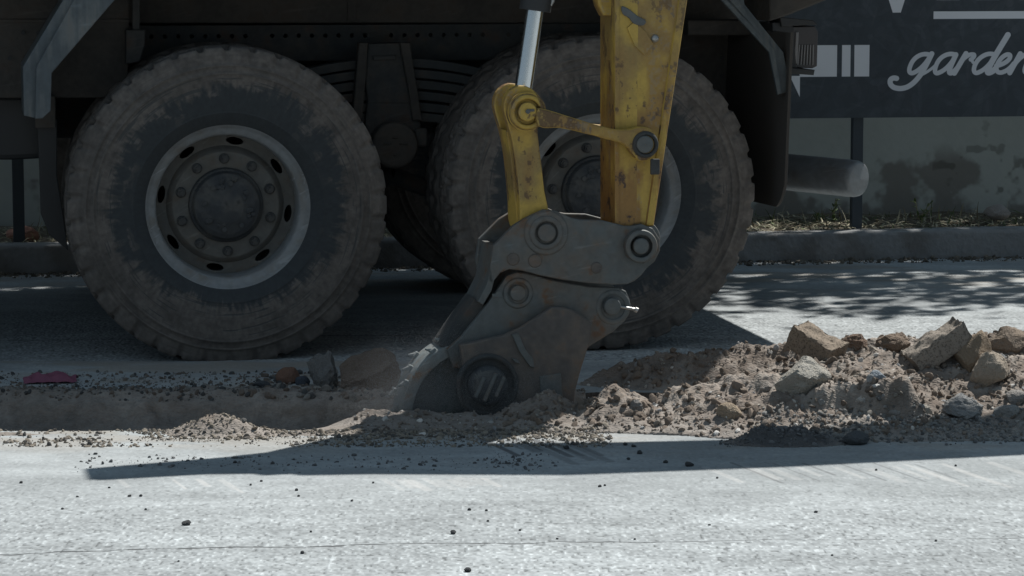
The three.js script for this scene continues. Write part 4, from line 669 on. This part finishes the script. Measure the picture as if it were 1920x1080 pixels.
  rock('boulder', 1071, 694, 702, 9.84, 122, 92, [0.155, 0.122, 0.10], 'large rounded boulder on the far trench edge beside the cutting wheel', 'boulder', LG, { rough: 0.17, cuts: 9, bump: 0.01, crease: 0.35 });
  rock('boulder', 1073, 608, 702, 9.88, 56, 72, [0.15, 0.152, 0.15], 'jagged grey stone standing left of the large rounded boulder', 'stone', LG, { rough: 0.36, cuts: 6, bump: 0.01, crease: 0.35 });
  rock('boulder', 1075, 541, 708, 9.96, 44, 36, [0.15, 0.085, 0.06], 'reddish brown stone at the far trench edge', 'stone', LG, { rough: 0.09, cuts: 7 });
  rock('stone', 1077, 566, 716, 9.92, 28, 20, [0.06, 0.07, 0.085], 'small dark stone touching the reddish brown one', 'stone', LG);
  rock('stone', 1079, 190, 738, 9.70, 22, 13, dark, 'black crumb on the far trench edge below the red cloth', 'stone', LG);
  rock('stone', 1081, 487, 721, 9.85, 34, 15, [0.06, 0.064, 0.07], 'dark asphalt bits left of the reddish brown stone', 'stone', LG, { rough: 0.25 });
  rock('boulder', 1091, 1870, 398, 14.35, 48, 26, [0.30, 0.28, 0.265], 'greyish stone lying in litter at the wall foot', 'stone', null, { rough: 0.1 });
  rock('boulder', 1093, 42, 441, 13.55, 56, 30, [0.36, 0.20, 0.155], 'broken reddish stone on the verge beside the left signpost', 'stone', null, { rough: 0.16 });
  // red cloth
  const g = new THREE.PlaneGeometry(0.18, 0.11, 48, 30), p = g.attributes.position;
  for (let i = 0; i < p.count; i++) { const x = p.getX(i), y = p.getY(i), f = Math.abs(fbm(x * 22 + 50, y * 30 + 50, BIG, 1101, 3) - 0.5) * 2; p.setXYZ(i, x + 0.02 * (fbm(y * 20 + 9, 1, BIG, 1103, 2) - 0.5), 0.004 + 0.030 * (1 - sstep(0.02, 0.055, Math.abs(y))) * (0.4 + 0.6 * (1 - sstep(0.03, 0.09, Math.abs(x)))) * (0.55 + 0.7 * f) + 0.008 * f, -y + 0.02 * (fbm(x * 20 + 9, 4, BIG, 1107, 2) - 0.5)); }
  g.computeVertexNormals(); const m = mesh('cloth_rag', g, new THREE.MeshStandardMaterial({ color: new THREE.Color(0.20, 0.065, 0.105), side: THREE.DoubleSide, roughness: 0.8 })); m.position.copy(G(95, 716, 0)); m.rotation.y = 0.15; tag(m, 'crumpled dark pink rag on the shaded road beyond the trench', 'rag');
}
// crumbs and gravel
{
  const r = rng(1201), base = [0, 1, 2, 3].map((i) => rockGeo(1210 + i, 1, 0.75, 1, 7, 0.16, 1, 0.6)), dk = rockMat([0.085, 0.09, 0.095]);
  const crumb = (x, z, s, i) => { const m = new THREE.Mesh(base[i % 4], dk); m.name = numbered('asphalt_crumb'); m.castShadow = m.receiveShadow = true; m.position.set(x, s * 0.4, z); m.scale.setScalar(s); m.rotation.y = r() * 6.28; scene.add(m); return m; };
  const big = [[350, 984, 9.5, 'black crumb alone on sunlit road, largest of the lower left'], [850, 1001, 7, 'black crumb on sunlit road below the cutting wheel'], [567, 1038, 5, 'small black crumb just below the crack in the road'], [877, 1072, 7.5, 'black crumb at the very bottom edge of the road'], [1292, 874, 9, 'black crumb on the lower edge of the long shadow'], [1062, 842, 6.5, 'black crumb at the upper edge of the long shadow'], [443, 812, 13, 'dark lump at the edge of the pale gravel left of the wheel']];
  big.forEach(([px, py, s, label], i) => { const q = G(px, py), k = -q.z / FOCAL; tag(crumb(q.x, q.z, s * k, i), label, 'crumb', 'lone black crumbs'); });
  const spots = [[243, 931, 4], [264, 931, 4], [273, 956, 3], [117, 955, 3], [145, 932, 3], [40, 906, 4], [556, 920, 4], [560, 931, 3], [660, 939, 3], [1125, 913, 4], [1134, 911, 3], [1172, 835, 5], [1188, 838, 5], [1199, 851, 6], [1248, 868, 5], [1178, 862, 4], [1092, 832, 4], [1200, 848, 4], [880, 957, 4], [912, 958, 3], [1530, 961, 4], [1345, 897, 3], [1643, 882, 3], [1755, 1015, 3], [1330, 985, 3], [1190, 1012, 3], [915, 978, 3], [975, 995, 3], [1045, 1011, 3], [700, 906, 3], [470, 910, 3], [490, 903, 3], [205, 915, 3], [335, 1053, 2.5], [583, 998, 3], [1120, 803, 4], [1560, 1042, 3], [660, 940, 3], [1792, 874, 3]];
  spots.forEach(([px, py, s], i) => { const q = G(px, py), k = -q.z / FOCAL; tag(crumb(q.x, q.z, s * k, i), 'tiny black asphalt crumb scattered on the pale road', 'crumb', 'tiny black crumbs scattered on the road'); });

  const gravel = (name, label, n, mk, mcol) => {
    const bs = [0, 1].map((i) => rockGeo(1230 + i + n, 1, 0.7, 0.9, 8, 0.14, 1, 0.5));
    const m = new THREE.InstancedMesh(bs[0], mat(T.rock, 0.002, { roughness: 1 }), n); m.name = name; m.castShadow = m.receiveShadow = true;
    const d = new THREE.Object3D(), c = new THREE.Color();
    for (let i = 0; i < n; i++) { const [x, dep, s, y] = mk(); d.position.set(x, y, -dep); d.rotation.set(r() * 6.28, r() * 6.28, r() * 6.28); d.scale.set(s * (0.7 + 0.6 * r()), s * (0.6 + 0.5 * r()), s * (0.7 + 0.6 * r())); d.updateMatrix(); m.setMatrixAt(i, d.matrix); m.setColorAt(i, mcol(c)); }
    scene.add(m); return tag(m, label, null, null, 'stuff');
  };
  const tone = (c) => { const g = r(), v = 0.7 + 0.6 * r(); return g < 0.5 ? c.setRGB(0.24 * v, 0.20 * v, 0.168 * v) : g < 0.82 ? c.setRGB(0.34 * v, 0.31 * v, 0.27 * v) : g < 0.91 ? c.setRGB(0.38 * v, 0.385 * v, 0.39 * v) : c.setRGB(0.60 * v, 0.58 * v, 0.55 * v); };
  gravel('gravel', 'gravel and small clods scattered over the earth heap', 8200, () => {
    for (;;) { const x = -0.5 + 2.7 * r(), d = (x < 0.5 ? 8.86 : 8.74) + 1.5 * r(), h = soilH(x, d); if (h > -0.006) return [x, d, 0.0022 + 0.009 * Math.pow(r(), 4.0) + (r() < 0.03 ? 0.008 : 0), h + 0.001]; }
  }, tone);
  gravel('earth_clods', 'crumbly brown clods of earth on the heap', 2600, () => {
    for (;;) { const x = -0.3 + 2.5 * r(), d = 8.78 + 1.4 * r(), h = soilH(x, d); if (h > 0.015 && fbm(x * 6, d * 6, BIG, 661, 3) + 0.25 * r() > 0.55) return [x, d, 0.006 + 0.015 * Math.pow(r(), 2.5), h - 0.001]; }
  }, (c) => { const v = 0.75 + 0.5 * r(); return c.setRGB(0.212 * v, 0.172 * v, 0.140 * v); });
  gravel('gravel_001', 'pale gravel strewn along the near edge of the trench', 5600, () => {
    for (;;) { const x = -2.2 + 2.5 * r(), d = 8.96 - 0.30 * Math.pow(r(), 1.6), k = fbm(x * 3 + 5, d * 7, BIG, 641, 3); if (k < 0.40 && r() > 0.15) continue; return [x, d, 0.0018 + 0.009 * Math.pow(r(), 4), Math.max(0.001, soilH(x, d))]; }
  }, (c) => { const g = r(), v = 0.75 + 0.5 * r(); return g < 0.7 ? c.setRGB(0.30 * v, 0.265 * v, 0.22 * v) : g < 0.9 ? c.setRGB(0.17 * v, 0.155 * v, 0.14 * v) : c.setRGB(0.12, 0.118, 0.115); });
  gravel('gravel_004', 'brown and grey crumbs along the broken far edge of the trench', 3600, () => {
    const x = -2.1 + 2.3 * r(), d = 9.67 + 0.55 * Math.pow(r(), 1.7), near = Math.exp(-((x + 0.65) ** 2) / 0.05); return [x, d, 0.002 + (0.010 + 0.010 * near) * Math.pow(r(), 4.2), Math.max(d > 9.74 ? 0.001 : -1, soilH(x, d))];
  }, (c) => { const g = r(), v = 0.7 + 0.6 * r(); return g < 0.5 ? c.setRGB(0.17 * v, 0.14 * v, 0.118 * v) : g < 0.75 ? c.setRGB(0.22 * v, 0.215 * v, 0.20 * v) : c.setRGB(0.085 * v, 0.088 * v, 0.09 * v); });
  gravel('gutter_litter', 'dark grit and leaf litter lying in the gutter along the kerb', 2200, () => {
    const xl = -3.6 + 5.2 * r(), zl = 0.012 + 0.16 * Math.pow(r(), 2.6); return [K.o.x + xl * Math.cos(KY) + zl * Math.sin(KY), -(K.o.z - xl * Math.sin(KY) + zl * Math.cos(KY)), 0.003 + 0.014 * Math.pow(r(), 3.5), 0.002];
  }, (c) => { const v = 0.6 + 0.8 * r(); return c.setRGB(0.15 * v, 0.135 * v, 0.112 * v); });
  gravel('gravel_002', 'grey stone chips at the foot of the heap', 3600, () => {
    for (;;) { const x = 0.75 + 1.2 * r(), d = 8.76 + 0.22 * r(); return [x, d, 0.002 + 0.009 * Math.pow(r(), 3.5), Math.max(0.001, soilH(x, d))]; }
  }, (c) => { const v = 0.75 + 0.5 * r(); return r() < 0.8 ? c.setRGB(0.27 * v, 0.268 * v, 0.258 * v) : c.setRGB(0.15, 0.15, 0.15); });
  gravel('gravel_003', 'black asphalt crumbs heaped and strewn in the long shadow', 1500, () => {
    for (;;) {
      const g = r(); let x, d;
      if (g < 0.45) { x = 0.82 + (r() + r() - 1) * 0.22; d = 8.73 + (r() + r() - 1) * 0.08; } else if (g < 0.6) { x = 1.3 + (r() - 0.5) * 1.2; d = 8.78 + (r() + r() - 1) * 0.09; } else if (g < 0.66) { x = 0.03 + (r() + r() - 1) * 0.13; d = 8.38 + (r() + r() - 1) * 0.20; } else if (g < 0.86) { x = -1.25 + r() * 1.3; d = 8.40 + (r() + r() - 1) * 0.18; } else { x = -1.9 + r() * 3.6; d = 9.74 + 0.45 * r() * r(); if (x > 0) continue; }
      return [x, d, 0.0014 + 0.0085 * Math.pow(r(), 4.5), Math.max(0.001, d > 9 ? 0 : soilH(x, d))];
    }
  }, (c) => { const v = 0.7 + 0.8 * r(); return c.setRGB(0.15 * v, 0.152 * v, 0.155 * v); });
}

// ------------------------------------------------------------------ dust thrown up by the cutting wheel
{
  const r = rng(1401), puffs = [[785, 715, 9.22, 0.085, 0.070, 60000], [740, 750, 9.2, 0.10, 0.040, 34000], [905, 740, 9.16, 0.12, 0.040, 22000], [850, 655, 9.3, 0.06, 0.045, 14000]], N = puffs.reduce((n, p) => n + p[5], 0);
  const m = new THREE.InstancedMesh(new THREE.TetrahedronGeometry(1), new THREE.MeshStandardMaterial({ color: new THREE.Color(0.30, 0.30, 0.30), roughness: 1 }), N), d = new THREE.Object3D();
  const g = () => r() + r() + r() + r() + r() + r() - 3; let i = 0;
  for (const [px, py, dep, sx, sy, n] of puffs) { const c = P(px, py, dep); for (let k = 0; k < n; k++) { const gx = g(), gy = g(); d.position.set(c.x + gx * sx * 1.4, Math.max(-0.2, c.y + gy * sy * 1.4), c.z + g() * 0.07); d.rotation.set(r() * 6, r() * 6, r() * 6); d.scale.setScalar(0.0003 + 0.0003 * r()); d.updateMatrix(); m.setMatrixAt(i++, d.matrix); } }
  m.name = 'dust_cloud'; scene.add(m); tag(m, 'thin pale dust hanging about the cutting wheel', null, null, 'stuff');
}

renderer.render(scene, camera);
